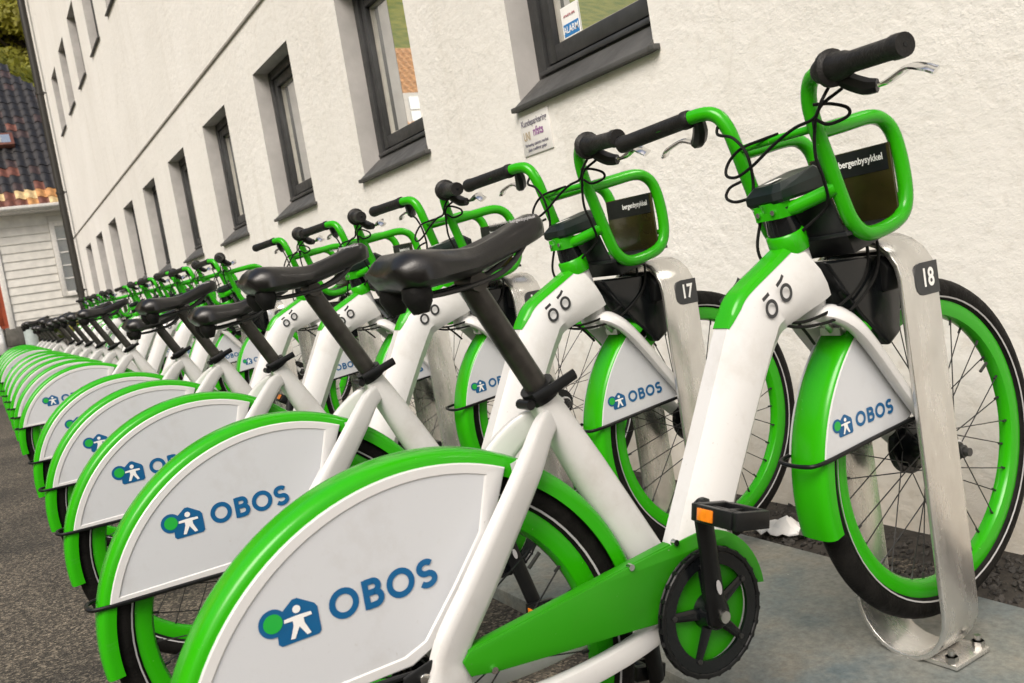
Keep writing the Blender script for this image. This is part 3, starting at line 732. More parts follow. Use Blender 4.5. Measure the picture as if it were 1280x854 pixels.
    flat_obj('top_band', 'basket_black', [poly2([(-.075, .806), (.075, .806), (.075, .846), (-.075, .846)])], lambda a_, b__: (a_, -.0942 + (b__ - .735) * .0708 - .0006, b__), bpo)
    # cables
    cab = [[(.138, -.270, .945), (.130, -.285, .925), (.112, -.285, .905), (.073, -.285, .899), (.031, -.287, .884), (-.015, -.292, .861), (-.051, -.295, .850), (-.076, -.290, .858), (-.074, -.280, .877), (-.050, -.272, .893), (-.020, -.256, .898), (.010, -.250, .900)],
           [(.150, -.262, .935), (.118, -.276, .918), (.100, -.274, .890), (.090, -.272, .850), (.088, -.262, .815), (.070, -.245, .775), (.03, -.262, .745)],
           [(-.105, -.250, .948), (-.088, -.278, .926), (-.050, -.285, .912), (-.028, -.285, .881), (-.032, -.280, .835), (-.038, -.290, .800)],
           [(.100, -.268, .925), (.120, -.256, .920), (.140, -.246, .908), (.138, -.246, .896), (.112, -.258, .892), (.096, -.266, .904), (.094, -.268, .890)],
           [(.035, -.140, .715), (.036, -.128, .690), (.036, -.150, .645), (.034, -.215, .615), (.030, -.300, .608), (.018, -.345, .622)],
           [(.042, -.122, .715), (.044, -.112, .690), (.044, -.135, .640), (.042, -.215, .600), (.034, -.300, .600), (.020, -.352, .618)],
           [(-.022, -.290, .778), (-.032, -.300, .735), (-.030, -.296, .705), (-.018, -.290, .690)],
           [(.020, -.300, .604), (.012, -.280, .586), (.004, -.258, .562)],
           [(-.080, -.256, .842), (-.092, -.272, .836), (-.086, -.290, .822), (-.060, -.300, .812), (-.036, -.296, .812)]]
    for c_ in cab: MB().tube(cr(c_, 6), .0026, 7).obj('cable', 'rubber', root)
    # ---- fork, front fender, front panel
    fk = MB(); fk.tube([hb - STEER * .03, hb + STEER * .01], .026, 16)
    for s_ in (1, -1):
        pf = cr([(s_ * .012, -.236, .606), (s_ * .034, -.228, .604), (s_ * .049, -.205, .580), (s_ * .052, -.168, .528), (s_ * .052, -.112, .440), (s_ * .052, -.058, .362), (s_ * .052, -.012, .308)], 5)
        n_ = len(pf); fk.tube(pf, [.021 - .007 * i / (n_ - 1) for i in range(n_)], 14, flat=(.72, 1.15))
        fk.tube([(s_ * .048, 0, .300), (s_ * .0535, 0, .300)], .020, 16)
    fk.obj('fork', 'white_paint', root)
    ff = MB(); ff.revolve(fender_prof(.036, .297, .327), 0, ZA, R(118), R(189), 26); fo = ff.obj('fender', 'green_paint', root, ang=50)
    fcl = MB(); fcl.box(-.02, .02, -.205, -.165, .562, .575); fcl.tube([(.0, -.20, .57), (0, -.222, .598)], .007, 8); fcl.tube([(-.028, -.19, .578), (.028, -.19, .578)], .005, 8)
    fcl.obj('bracket', 'steel', fo)
    for s_ in (1, -1):
        pl = arc_yz(0, ZA, .319, 124, 164.5, 14) + [(-.100, .388), (-.086, .392), (-.082, .404), (-.118, .462), (-.160, .524)]
        po = panel_obj('front_panel', pl, s_, .0345, root, None, .0035)
        logo(po, -.252 if s_ > 0 else -.140, .426, .0245, R(-1.5), .0382, s_)
        stp = cr([(s_ * .046, -.030, .385), (s_ * .043, -.100, .386), (s_ * .0405, -.200, .3845), (s_ * .0400, -.300, .383), (s_ * .034, -.332, .3825), (s_ * .018, -.3395, .382), (0, -.341, .3815)], 4)
        MB().tube(stp, .0036, 8).obj('fender_strut', 'black_plastic', root)
    # ---- rear fender, skirt panels, strut, rear light
    rfm = MB(); rfm.revolve(fender_prof(), YR, ZA, R(4), R(183), 64); rfo = rfm.obj('fender', 'green_paint', root, ang=50)
    for s_ in (1, -1):
        pl = arc_yz(YR, ZA, .3065, 60.5, 160.5, 30) + [(-1.045, .381), (-1.012, .392), (-.958, .441), (-.905, .495)]
        pi_ = arc_yz(YR, ZA, .2945, 64.8, 158.0, 30) + [(-1.052, .3935), (-1.022, .4015), (-.971, .449), (-.920, .501)]
        po = panel_obj('skirt_panel', pl, s_, .0292, root, pi_)
        logo(po, -1.160 if s_ > 0 else -1.010, .491, .0345, R(-4), .0322, s_)
        stp = cr([(s_ * .049, -1.040, .378), (s_ * .0385, -1.120, .386), (s_ * .0355, -1.230, .396), (s_ * .0335, -1.300, .402), (s_ * .026, -1.329, .404), (s_ * .012, -1.3375, .405), (0, -1.3385, .405)], 4)
        MB().tube(stp, .0036, 8).obj('fender_strut', 'black_plastic', root)
        dp = MB(); dp.prism([(-1.075, .362), (-1.068, .384), (-1.012, .392), (-1.0, .372), (-1.02, .345), (-1.06, .342)], s_ * .0535, s_ * .0585)
        do = dp.obj('dropout_plate', 'black_plastic', root, bevel=.0012)
        MB().tube([(s_ * .0585, -1.045, .374), (s_ * .063, -1.045, .374)], .0068, 12).obj('bolt', 'chrome', do, bevel=.001)
    # ---- chain guard, chainset, pedals
    cg = MB(); CY, CZ = -.622, .274
    pl = [(-.990, .351), (-.996, .372), (-.985, .381)] + [(-.80, .385), (-.70, .387)] + arc_yz(CY, CZ, .113, 92, -2, 14) + arc_yz(CY, CZ, .090, 2, 90, 10) + arc_yz(CY, CZ, .090, 100, 168, 8)[:] + [(-.760, .303), (-.86, .322), (-.95, .340)]
    cg.prism(pl, .0605, .0645); cg.prism([(-.985, .377), (-.985, .3815), (-.66, .3885), (-.66, .384)], .045, .0605)
    cgo = cg.obj('chain_guard', 'green_guard', root, bevel=.0012)
    for y, z in ((-.735, .392), (-.960, .352), (-.655, .395)): MB().tube([(.06, y, z - .006), (.068, y, z - .006)], .0045, 10).obj('bolt', 'chrome', cgo)
    ch = MB(); x0, x1 = .068, .073; n_ = 44
    for k_ in range(n_ * 2):
        a0 = 2 * math.pi * k_ / (2 * n_); a1 = 2 * math.pi * (k_ + 1) / (2 * n_); ro = .0875 if k_ % 2 else .084
        ch.add([(x, CY + r * math.cos(a), CZ + r * math.sin(a)) for x in (x0, x1) for r in (.067, ro) for a in (a0, a1)], [(0, 1, 3, 2), (4, 6, 7, 5), (2, 3, 7, 6), (0, 4, 5, 1), (0, 2, 6, 4), (1, 5, 7, 3)])
    for k_ in range(5):
        a = R(20 + 72 * k_); ch.tube([(.0705, CY + .012 * math.cos(a), CZ + .012 * math.sin(a)), (.0705, CY + .072 * math.cos(a), CZ + .072 * math.sin(a))], [.010, .0062], 8, flat=(.4, 1))
    ch.revolve([(.056, .001), (.056, .026), (.084, .022), (.084, .001)], CY, CZ, 0, 2 * math.pi, 24, True)
    ch.revolve([(.0655, .080), (.0655, .0885), (.0715, .0885), (.0715, .080)], CY, CZ, 0, 2 * math.pi, 48, True)
    cho = ch.obj('chainring', 'black_gloss', root)
    for k_ in range(5):
        a = R(20 + 72 * k_); MB().tube([(.072, CY + .069 * math.cos(a), CZ + .069 * math.sin(a)), (.0755, CY + .069 * math.cos(a), CZ + .069 * math.sin(a))], .0038, 8).obj('bolt', 'dark_steel', cho)
    cn = MB()
    for k_ in range(56):
        a = 2 * math.pi * k_ / 56
        if k_ % 2: cn.tube([(.0665, CY + .0885 * math.cos(a), CZ + .0885 * math.sin(a)), (.0745, CY + .0885 * math.cos(a), CZ + .0885 * math.sin(a))], .0042, 6)
        else:
            a2 = 2 * math.pi * (k_ + 1) / 56; a1 = 2 * math.pi * (k_ - 1) / 56
            for x_ in (.0660, .0738): cn.tube([(x_, CY + .0885 * math.cos(a1), CZ + .0885 * math.sin(a1)), (x_, CY + .0885 * math.cos(a2), CZ + .0885 * math.sin(a2))], .0036, 5, flat=(.35, 1))
    cn.obj('chain', 'black_plastic', cho, kind='stuff')
    MB().revolve([(.058, .018), (.058, .071), (.0615, .071), (.0615, .018)], CY, CZ, 0, 2 * math.pi, 40, True).obj('guard_disc', 'green_guard', cho)
    cr_dir = Vector((0, -.03, 1)).normalized()
    for s_ in (1, -1):
        e = Vector((s_ * .084, CY, CZ)); pe = e + cr_dir * s_ * .160 + Vector((s_ * .016, 0, 0))
        ca = MB(); ca.tube([e - cr_dir * s_ * .016, e - cr_dir * s_ * .008, e + cr_dir * s_ * .03, e.lerp(pe, .6), e.lerp(pe, .95), e.lerp(pe, 1.06), e.lerp(pe, 1.09)], [.010, .0175, .0155, .0135, .0135, .0125, .006], 12, flat=(.72, 1.1))
        cao = ca.obj('crank_arm', 'black_plastic', root)
        MB().tube([e + Vector((s_ * .010, 0, 0)), e + Vector((s_ * .0155, 0, 0))], .0085, 12).obj('crank_bolt', 'steel', cao)
        flat_obj('badge', 'reflective', [poly2([(.0045 * math.cos(R(t)), .011 * math.sin(R(t))) for t in range(0, 360, 30)])], lambda a_, b__, s_=s_, e=e: tuple(e + Vector((s_ * .0155, a_, 0)) + cr_dir * s_ * (.045 + b__)), cao)
        TM4 = Matrix.Translation(pe) @ Matrix.Rotation(R(-17), 4, 'X') @ Matrix.Translation(-pe)
        tilt = lambda mb_: mb_.xf(TM4)
        pd = MB(); px = lambda u: pe.x + s_ * u * .86; y0, z0 = pe.y, pe.z
        a_, b__ = sorted((px(.012), px(.026))); pd.box(a_, b__, y0 - .029, y0 + .029, z0 - .0115, z0 + .0115)
        a_, b__ = sorted((px(.098), px(.108))); pd.box(a_, b__, y0 - .029, y0 + .029, z0 - .0115, z0 + .0115)
        for yy in (-.031, .021):
            a_, b__ = sorted((px(.0255), px(.0985))); pd.box(a_, b__, y0 + yy, y0 + yy + .010, z0 - .0115, z0 + .0115)
        pd.tube([(px(0), y0, z0), (px(.1), y0, z0)], .0085, 10)
        a_, b__ = sorted((px(.055), px(.064))); pd.box(a_, b__, y0 - .028, y0 + .028, z0 - .008, z0 + .008)
        pdo = link('pedal', tilt(pd).mesh('pedal', 'black_plastic', bevel=.0015), root)
        a_, b__ = sorted((px(.030), px(.062)))
        tilt(MB().box(a_, b__, y0 - .0335, y0 - .0305, z0 - .008, z0 + .008)).obj('reflector', 'amber', pdo, bevel=.001)
        tilt(MB().box(a_, b__, y0 + .0305, y0 + .0335, z0 - .008, z0 + .008)).obj('reflector', 'amber', pdo, bevel=.001)
    # ---- black adapter box under the basket that slides into the dock
    ad = MB(); ad.loft([[(x, -.235, .690), (x, -.090, .672), (x, -.062, .600), (x, -.080, .535), (x, -.112, .520), (x, -.170, .585)] for x in (-.040, .040)])
    ad.obj('dock_adapter', 'black_gloss', root, bevel=.006, seg=3)
    # ---- seat clamp, post, saddle
    PU = Vector((0, -.385, .923)).normalized(); cl = Vector((0, -.774, .636))
    sc2 = MB(); sc2.tube([cl - PU * .010, cl + PU * .010], .0242, 20)
    side = Vector((0, PU.z, -PU.y)); e1 = cl + side * -.028
    sc2.tube([e1 + Vector((.014, 0, 0)), e1 + Vector((-.014, 0, 0))], .0068, 10)
    sc2.tube([cl + Vector((.022, -.024, -.002)), cl + Vector((.029, .006, .005)), cl + Vector((.030, .040, .014))], [.0055, .0062, .0058], 8, flat=(.6, 1.3))
    sc2.obj('seat_clamp', 'black_plastic', root)
    seat = [root, PU]
    top = Vector((0, -.838, .790)); po_ = MB(); po_.tube([cl - PU * .10, top - PU * .004, top + PU * .004], [.0160, .0160, .0145], 18); 
    po_.tube([top + Vector((-.022, 0, .008)), top + Vector((.022, 0, .008))], .013, 12)
    pst = po_.obj('seat_post', 'post_metal', root)
    sd_ = MB(); rings = []; NS = 22; K = 26
    for i in range(NS + 1):
        t = i / NS; y = -.957 + .241 * t
        if t <= .2: w = .069 * math.sqrt(max(.0, 1 - ((.2 - t) / .2) ** 2 * .55))
        else: w = .0215 + .0475 * (1 - ((t - .2) / .8)) ** 1.9
        if t > .88: w *= math.sqrt(max(.03, 1 - ((t - .88) / .12) ** 2 * .96))
        zt = .8515 + .008 * math.cos(min(t, .5) * 2 * math.pi) * (1 if t < .5 else 0) - (.008 if t >= .5 else 0) + (.028 * ((t - .5) / .5) ** 1.1 if t > .5 else 0) - .022 * max(0, (.12 - t) / .12) ** 2 - (.016 * ((t - .9) / .1) ** 2 if t > .9 else 0)
        zb = .8055 + (.029 * ((t - .45) / .55) ** 1.25 if t > .45 else 0) + .020 * max(0, (.10 - t) / .10) ** 2
        rg_ = []
        for j in range(K):
            a = 2 * math.pi * j / K; cx, sz = math.cos(a), math.sin(a)
            xx = w * math.copysign(abs(cx) ** .62, cx)
            if sz >= 0:
                zz = zb + .012 + (zt - zb - .012) * sz ** .62
                zz -= (.012 * math.exp(-(xx / .013) ** 2) * (1 if t < .6 else max(0, 1 - (t - .6) / .2)))
                zz -= .006 * math.exp(-((abs(xx) / max(w, .001) - .86) / .10) ** 2) * max(0, 1 - abs(t - .45) / .22)      # side crease
            else: zz = zb + .012 + .012 * sz
            if sz < 0: xx *= .93
            rg_.append((xx, y, zz))
        rings.append(rg_)
    sd_.loft(rings)
    sdo = sd_.obj('saddle', 'saddle_vinyl', root, ang=60)
    for s_ in (1, -1):
        MB().tube(cr([(s_ * .030, -.935, .806), (s_ * .022, -.905, .796), (s_ * .020, -.840, .796), (s_ * .018, -.790, .806), (s_ * .008, -.745, .836)], 4), .0038, 8).obj('rail', 'dark_steel', sdo)
        MB().tube([(s_ * .034, -.930, .812), (s_ * .034, -.930, .800), (s_ * .034, -.930, .792), (s_ * .034, -.930, .780)], [.017, .019, .016, .010], 14).obj('elastomer', 'rubber', sdo)
        sl = [(math.cos(R(t)) * .026, math.sin(R(t)) * .0035) for t in range(0, 360, 20)]
        bdg = text_mesh('badge', 'bergenbysykkel', .0062, 'reflective', .0001, 'CENTER', 1.0)
        bdg.transform(Matrix.Translation((s_ * .0262, -.760, .8610)) @ Matrix.Rotation(R(90 if s_ > 0 else -90), 4, 'Z') @ Matrix.Rotation(R(70), 4, 'X')); link('badge', bdg, sdo)
    return root
proto = bicycle('')
def copy_tree(o, parent=None):
    c = o.copy(); COL.objects.link(c); c.parent = parent
    for chd in [x for x in KIDS.get(o.name, ())]: copy_tree(chd, c)
    return c
KIDS = {}
for o in bpy.data.objects:
    if o.parent: KIDS.setdefault(o.parent.name, []).append(o)
SEAT = {0: 0, 1: .018, 2: -.040, 3: .004, 4: -.062, 6: .012, 7: .012, 8: .004, 9: -.006, 10: -.015, 11: .006, 13: -.05, 14: -.055, 15: .012, 16: .006, 17: -.02}
bikes = {k: (proto if k == 0 else None) for k in BIKES}
for k in BIKES:
    if k: bikes[k] = copy_tree(proto)
PU = Vector((0, -.385, .923)).normalized()
for k in BIKES:
    b_ = bikes[k]; rr = random.Random(k * 13 + 1)
    lean = 0 if k == 0 else rr.uniform(-.8, .8)
    cang = rr.choice([-.9, .5, 1.4, 2.2, 3.0]) + rr.uniform(-.3, .3); sang = R(rr.uniform(-4, 4)) if k > 1 else 0
    M4 = (WT @ Matrix.Rotation(R(lean), 3, 'Y')).to_4x4(); M4.translation = base_at(k)
    b_.matrix_world = M4
    if k <= 2: b_['label'] = 'green and white share bicycle held by the hoop whose plate reads ' + ('eighteen', 'seventeen', 'sixteen')[k]
    else: b_['label'] = 'green and white share bicycle ' + where(k, '')
    wheels = [c for c in b_.children if c.name.split('.')[0] == 'wheel']
    for c in b_.children:
        nm = c.name.split('.')[0]
        if nm in ('saddle', 'seat_post'): c.location = PU * SEAT[k]
        if nm == 'saddle' and k:
            pv = Vector((0, -.838, .79)); c.matrix_local = Matrix.Translation(PU * SEAT[k] + pv) @ Matrix.Rotation(R(rr.uniform(-4, 4)), 4, 'Z') @ Matrix.Rotation(R(rr.uniform(-3, 3)), 4, 'X') @ Matrix.Translation(-pv)
        if k == 0 and nm in ('handlebar', 'grip', 'lever_body', 'brake_lever', 'console', 'basket', 'basket_panel', 'cable'):
            pv = Vector((0, -.25, .74)); c.matrix_local = Matrix.Translation(pv) @ Matrix.Rotation(R(-2.2), 4, 'Y') @ Matrix.Translation(-pv)
        if nm in ('chainring', 'crank_arm', 'pedal') and k:
            pv = Vector((0, -.622, .274)); c.matrix_local = Matrix.Translation(pv) @ Matrix.Rotation(cang, 4, 'X') @ Matrix.Translation(-pv)
        if k and nm in ('handlebar', 'grip', 'lever_body', 'brake_lever', 'console', 'basket', 'basket_panel'):
            pv = Vector((0, -.27, .69)); c.matrix_local = Matrix.Translation(pv) @ Matrix.Rotation(sang, 4, STEER) @ Matrix.Translation(-pv)
        if nm == 'wheel' and k: c.rotation_euler = (rr.uniform(0, 6.2), 0, 0)

# ------------------------------------------------------------------ white timber house at the end of the street
HX = -24.0; ZG = gz(HX) - .085
hs_ = thing('timber_house', (HX, -.5, ZG), 'white clapboard house with dark pantile roof and red door', 'house')
HO = Vector(hs_.location)
def hsub(mb): mb.v = [tuple(Vector(p) - HO) for p in mb.v]; return mb
HY0, HY1, HZ0, HZ1, HD = -7.0, 4.4, 1.24, 4.02, 9.0
core = MB().box(HX - HD, HX - .03, HY0, HY1, HZ0 - .05, HZ1 + .05); hsub(core).obj('wall', 'clapboard_white', hs_)
# stone footing of single blocks
rs = random.Random(3)
for row in range(2):
    y = HY0 - .05; z0 = ZG - .1 + row * .47; 
    while y < HY1:
        w = rs.uniform(.45, .8); y1 = min(HY1 + .05, y + w - .02)
        if -2.5 < y < 3: hsub(MB().box(HX - .3, HX + .06 + rs.uniform(-.015, .02), y, y1, z0, z0 + .455)).obj('stone', 'stone_base', hs_, bevel=.02)
        y += w
hsub(MB().box(HX - HD, HX + .03, HY0, HY1, ZG - .3, HZ0 - .04)).obj('footing', 'stone_base', hs_)
DY0, DY1 = -1.62, -.72; DZ0, DZ1 = 1.26, 3.10          # door
WY0, WY1, WZ0, WZ1 = .70, 1.62, 1.98, 3.62             # window
def board(y0, y1, z, h):
    mb = MB(); mb.loft([[(HX - .02, y, z), (HX + .034, y, z), (HX + .012, y, z + h + .02), (HX - .02, y, z + h + .02)] for y in (y0, y1)])
    hsub(mb).obj('clapboard', 'clapboard_white', hs_, ang=20)
bh = .205; z = HZ0
while z < HZ1 - .05:
    segs = []
    y = HY0
    for a, b_, za, zb in ((DY0 - .14, DY1 + .14, DZ0, DZ1 + .14), (WY0 - .13, WY1 + .13, WZ0 - .12, WZ1 + .13)):
        if z + bh > za and z < zb: segs.append((y, a)); y = b_
    segs.append((y, HY1))
    for a, b_ in segs: board(a, b_, z, bh - .02 if z + bh < HZ1 else HZ1 - z)
    z += bh
def frame_yz(y0, y1, z0, z1, w, xa, xb, sill=True):
    mb = MB(); mb.box(xa, xb, y0 - w, y0, z0 - (w if sill else 0), z1 + w); mb.box(xa, xb, y1, y1 + w, z0 - (w if sill else 0), z1 + w); mb.box(xa, xb - .002, y0, y1, z1, z1 + w)
    if sill: mb.box(xa, xb + .02, y0, y1, z0 - w, z0)
    return mb
dr = hsub(MB().box(HX - .02, HX + .012, DY0, DY1, DZ0, DZ1)).obj('door', 'door_red', hs_)
dp = MB()
for (a, b_, c_, d_) in ((.1, .42, .12, .80), (.48, .80, .12, .80), (.1, .42, .95, 1.72), (.48, .80, .95, 1.72)): dp.box(HX + .012, HX + .024, DY0 + a, DY0 + b_, DZ0 + c_, DZ0 + d_)
hsub(dp).obj('door_panels', 'door_red', dr, bevel=.01)
hsub(MB().tube([(HX + .012, DY0 + .08, DZ0 + .9), (HX + .06, DY0 + .08, DZ0 + .9)], .025, 10)).obj('handle', 'steel', dr)
hsub(frame_yz(DY0, DY1, DZ0, DZ1, .13, HX - .02, HX + .06, False)).obj('door_frame', 'trim_white', hs_, bevel=.006)
hsub(MB().box(HX + .0, HX + .5, DY0 - .3, DY1 + .3, ZG, ZG + .34)).obj('step', 'stone_base', hs_, bevel=.02)
def cottage_window(parent, y0, y1, z0, z1, cols, rows, x):
    wf = hsub(frame_yz(y0, y1, z0, z1, .12, x - .02, x + .055)).obj('window', 'trim_white', parent, bevel=.005)
    mb = MB(); cw_, rh = (y1 - y0) / cols, (z1 - z0) / rows
    for i in range(1, cols): mb.box(x - .01, x + .03, y0 + cw_ * i - .018, y0 + cw_ * i + .018, z0, z1)
    for j in range(1, rows): mb.box(x - .012, x + .028, y0, y1, z0 + rh * j - .016, z0 + rh * j + .016)
    hsub(mb).obj('glazing_bars', 'trim_white', wf)
    for i in range(cols):
        for j in range(rows):
            hsub(MB().box(x - .02, x - .004, y0 + cw_ * i, y0 + cw_ * (i + 1), z0 + rh * j, z0 + rh * (j + 1))).obj('pane', 'window_glass', wf)
cottage_window(hs_, WY0, WY1, WZ0, WZ1, 3, 5, HX)
cottage_window(hs_, -4.4, -3.4, WZ0, WZ1, 3, 5, HX)
cottage_window(hs_, 2.9, 3.8, WZ0, WZ1, 3, 5, HX)
hsub(MB().box(HX - .1, HX + .42, HY0 - .2, HY1 + .3, HZ1 - .02, HZ1 + .03)).obj('soffit', 'trim_white', hs_)
gt = MB(); gt.loft([[(HX + .40, y, HZ1 + .02), (HX + .40, y, HZ1 + .13), (HX + .52, y, HZ1 + .13), (HX + .52, y, HZ1 + .06), (HX + .48, y, HZ1 + .02)] for y in (HY0 - .3, HY1 + .4)])
hsub(gt).obj('gutter', 'trim_white', hs_, bevel=.01)
# hip roof, slope 47 degrees, tiles laid in courses
RUN, RISE = 4.6, 4.9
E0 = Vector((HX + .42, 0, HZ1 + .10)); up_s = Vector((-RUN, 0, RISE)).normalized(); nrm = Vector((RISE, 0, RUN)).normalized()
rb = MB(); yl, yr_ = HY0 - .3, HY1 + .4
rb.add([(E0.x, yl, E0.z - .06), (E0.x, yr_, E0.z - .06), (E0.x - RUN, yr_ - RUN, E0.z + RISE - .06), (E0.x - RUN, yl + RUN, E0.z + RISE - .06), (E0.x - 2 * RUN, yl, E0.z - .06), (E0.x - 2 * RUN, yr_, E0.z - .06)],
       [(0, 1, 2, 3), (1, 5, 2), (5, 4, 3, 2), (4, 0, 3), (0, 4, 5, 1)])
roof = hsub(rb).obj('roof', 'tile_black', hs_)
TW, TL = .235, .315
def tile_mesh(mat):
    mb = MB(); n = 6; rings = []
    for u in (-.02, TL + .05):
        r1 = [(TW * (i / n) * 1.04, u, .020 + .030 * math.sin(i / n * 2 * math.pi * .9 + .2) + (0 if u < 0 else -.018)) for i in range(n + 1)]
        rings.append(r1 + [(p[0], p[1], p[2] - .016) for p in reversed(r1)])
    mb.loft(rings); return mb.mesh('tile', mat, 30)
TM = {k_: tile_mesh(k_) for k_ in ('tile_black', 'tile_red', 'tile_orange', 'tile_pale', 'tile_brown')}
RMX = Matrix((( 0, up_s.x, nrm.x), (1, up_s.y, nrm.y), (0, up_s.z, nrm.z))).to_4x4()
rest = MB(); rt = random.Random(11); slope_len = math.hypot(RUN, RISE); nrow = int(slope_len / TL); cnt = 0
def tile_colour(row, y):
    if row < 2: return rt.choice(['tile_pale', 'tile_pale', 'tile_orange', 'tile_orange', 'tile_red'])
    if row == 2: return rt.choice(['tile_black', 'tile_red', 'tile_brown', 'tile_pale', 'tile_black'])
    if y < .05 and row < 6: return rt.choice(['tile_red', 'tile_red', 'tile_black', 'tile_brown'])
    if row == 6 and y < .5: return rt.choice(['tile_red', 'tile_black'])
    return rt.choice(['tile_red', 'tile_brown', 'tile_brown']) if rt.random() < .20 else 'tile_black'
rest = {k_: MB() for k_ in TM}
for row in range(nrow):
    u = row * TL; zz = u / slope_len
    y = yl + zz * RUN
    y = yl + math.ceil((y - yl) / TW) * TW
    while y + TW < yr_ - zz * RUN:
        M = Matrix.Translation(E0 + up_s * u + Vector((0, y, 0))) @ RMX
        M = M @ Matrix.Rotation(rt.uniform(-.03, .03), 4, 'Z') @ Matrix.Translation((0, rt.uniform(-.022, .012), rt.uniform(0, .014)))
        k_ = tile_colour(row, y)
        if -1.7 < y < 1.75 and cnt < 299:
            t_ = link('tile', TM[k_], roof); t_.matrix_local = Matrix.Translation(-HO) @ M; cnt += 1
        elif -4 < y < 5:
            me = TM[k_]; o_ = len(rest[k_].v)
            rest[k_].v += [tuple(M @ v.co) for v in me.vertices]; rest[k_].f += [tuple(i + o_ for i in p.vertices) for p in me.polygons]
        y += TW
for k_, mb in rest.items():
    if mb.v: hsub(mb).obj('tiles', k_, roof, 30, kind='stuff')
# small roof hatch
q = E0 + up_s * 2.35 + Vector((0, -.32, 0))
rh = MB(); M = Matrix.Translation(q) @ RMX
rh.box(0, .62, 0, .5, .03, .16); rh.v = [tuple(M @ Vector(p)) for p in rh.v]; rho = hsub(rh).obj('roof_hatch', 'tile_red', hs_, bevel=.01)
rp = MB(); rp.box(.08, .54, .08, .42, .155, .165); rp.v = [tuple(M @ Vector(p)) for p in rp.v]; hsub(rp).obj('pane', 'window_glass', rho)
rp = MB(); rp.box(.29, .33, .08, .42, .160, .175); rp.v = [tuple(M @ Vector(p)) for p in rp.v]; hsub(rp).obj('glazing_bar', 'bead_pale', rho)

# ------------------------------------------------------------------ plants
def crown(center, rad, n, size, rng, mat, name='crown', parent=None, clumps=26, off=Vector((0, 0, 0)), **kw):
    mb = MB(); cs_ = []
    for i in range(clumps):
        d = Vector((rng.gauss(0, 1), rng.gauss(0, 1), rng.gauss(0, 1))).normalized() * rng.uniform(.35, 1) ** .6
        cs_.append((Vector((d.x * rad.x, d.y * rad.y, d.z * rad.z)) * .82, rng.uniform(.22, .42)))
    V = []; F = []
    for c_, r_ in cs_:                      # solid leaf-coloured core added to each clump so gaps show lit green
        q_ = Quaternion((rng.random(), rng.random(), rng.random(), rng.random() + .1)).normalized(); o_ = len(V)
        for p_ in ico:
            e = q_ @ Vector(p_) * r_ * .8 * rng.uniform(.8, 1.1); V.append(tuple(center + c_ + Vector((e.x * rad.x, e.y * rad.y, e.z * rad.z)) - off))
        F += [tuple(i_ + o_ for i_ in q) for q in icf]
    for i in range(n):
        c_, r_ = rng.choice(cs_); d = Vector((rng.gauss(0, 1), rng.gauss(0, 1), rng.gauss(0, .8))).normalized() * r_ * rng.uniform(.75, 1.08)
        p = center + c_ + Vector((d.x * rad.x, d.y * rad.y, d.z * rad.z)) - off
        no_ = (Vector((c_.x / rad.x, c_.y / rad.y, c_.z / rad.z)) + d.normalized() * .6 + Vector((rng.gauss(0, .35), rng.gauss(0, .35), .35 + rng.gauss(0, .35)))).normalized()
        a = no_.cross(Vector((rng.gauss(0, 1), rng.gauss(0, 1), rng.gauss(0, 1)))).normalized(); b_ = no_.cross(a)
        s_ = size * rng.uniform(.6, 1.3); o_ = len(V)
        V += [tuple(p + a * s_), tuple(p + b_ * s_ * .55), tuple(p - a * s_), tuple(p - b_ * s_ * .55)]; F.append((o_, o_ + 1, o_ + 2, o_ + 3))
    me = bpy.data.meshes.new(name); me.from_pydata(V, [], F); me.materials.append(MATS[mat])
    return link(name, me, parent, **kw)
def tree(loc, h, rad, seed, mat, label, group=None, n=9000, size=.16):
    rng = random.Random(seed); t = thing('leafy_tree', loc, label, 'tree', group)
    tk = MB(); top = Vector((rng.uniform(-.3, .3), rng.uniform(-.3, .3), h * .8))
    tk.tube(cr([(0, 0, -.3), (.05, .05, h * .2), (top.x * .6, top.y * .6, h * .5), top], 4), [.24 * (1 - .07 * i) * h / 9 for i in range(13)], 9)
    for i in range(7):
        a = rng.uniform(0, 6.28); z = h * rng.uniform(.32, .7); b0 = Vector((0, 0, z)).lerp(top, .2)
        e = b0 + Vector((math.cos(a) * rad.x * .7, math.sin(a) * rad.y * .7, h * .16)); tk.tube([b0, b0.lerp(e, .5) + Vector((0, 0, .2)), e], [.09, .06, .025], 6)
    tk.obj('trunk', 'bark', t)
    crown(Vector((0, 0, h * .64)), rad, n, size, rng, mat, 'crown', t)
    return t
# hillside behind the house and across the street
hill = MB(); nx_, ny_ = 56, 56; v = []; f = []
def hz(x, y):
    d1 = max(0, -30 - x) * .62; d2 = max(0, -17 - y) * .55
    return ZG - .15 + max(d1, d2) * 1.0 + 1.2 * noise.noise((x * .06, y * .06, 0)) * min(1, max(d1, d2) / 6)
for i in range(nx_ + 1):
    for j in range(ny_ + 1):
        x = -130 + i * 170 / nx_; y = -120 + j * 190 / ny_; v.append((x, y, hz(x, y) if (x < -30 or y < -17) else gz(x) - .3))
for i in range(nx_):
    for j in range(ny_): a = i * (ny_ + 1) + j; f.append((a, a + ny_ + 1, a + ny_ + 2, a + 1))
hill.add(v, f); hill.obj('hillside', 'grass', kind='structure')
TL_ = ['broad yellow green tree on the slope behind the tiled roof', 'tall leafy tree rising behind the roof ridge', 'dark green tree at the edge of the hillside wood', 'bushy tree high on the slope above the house', 'slim tree in the middle of the hillside wood', 'round leafy tree low behind the timber house']
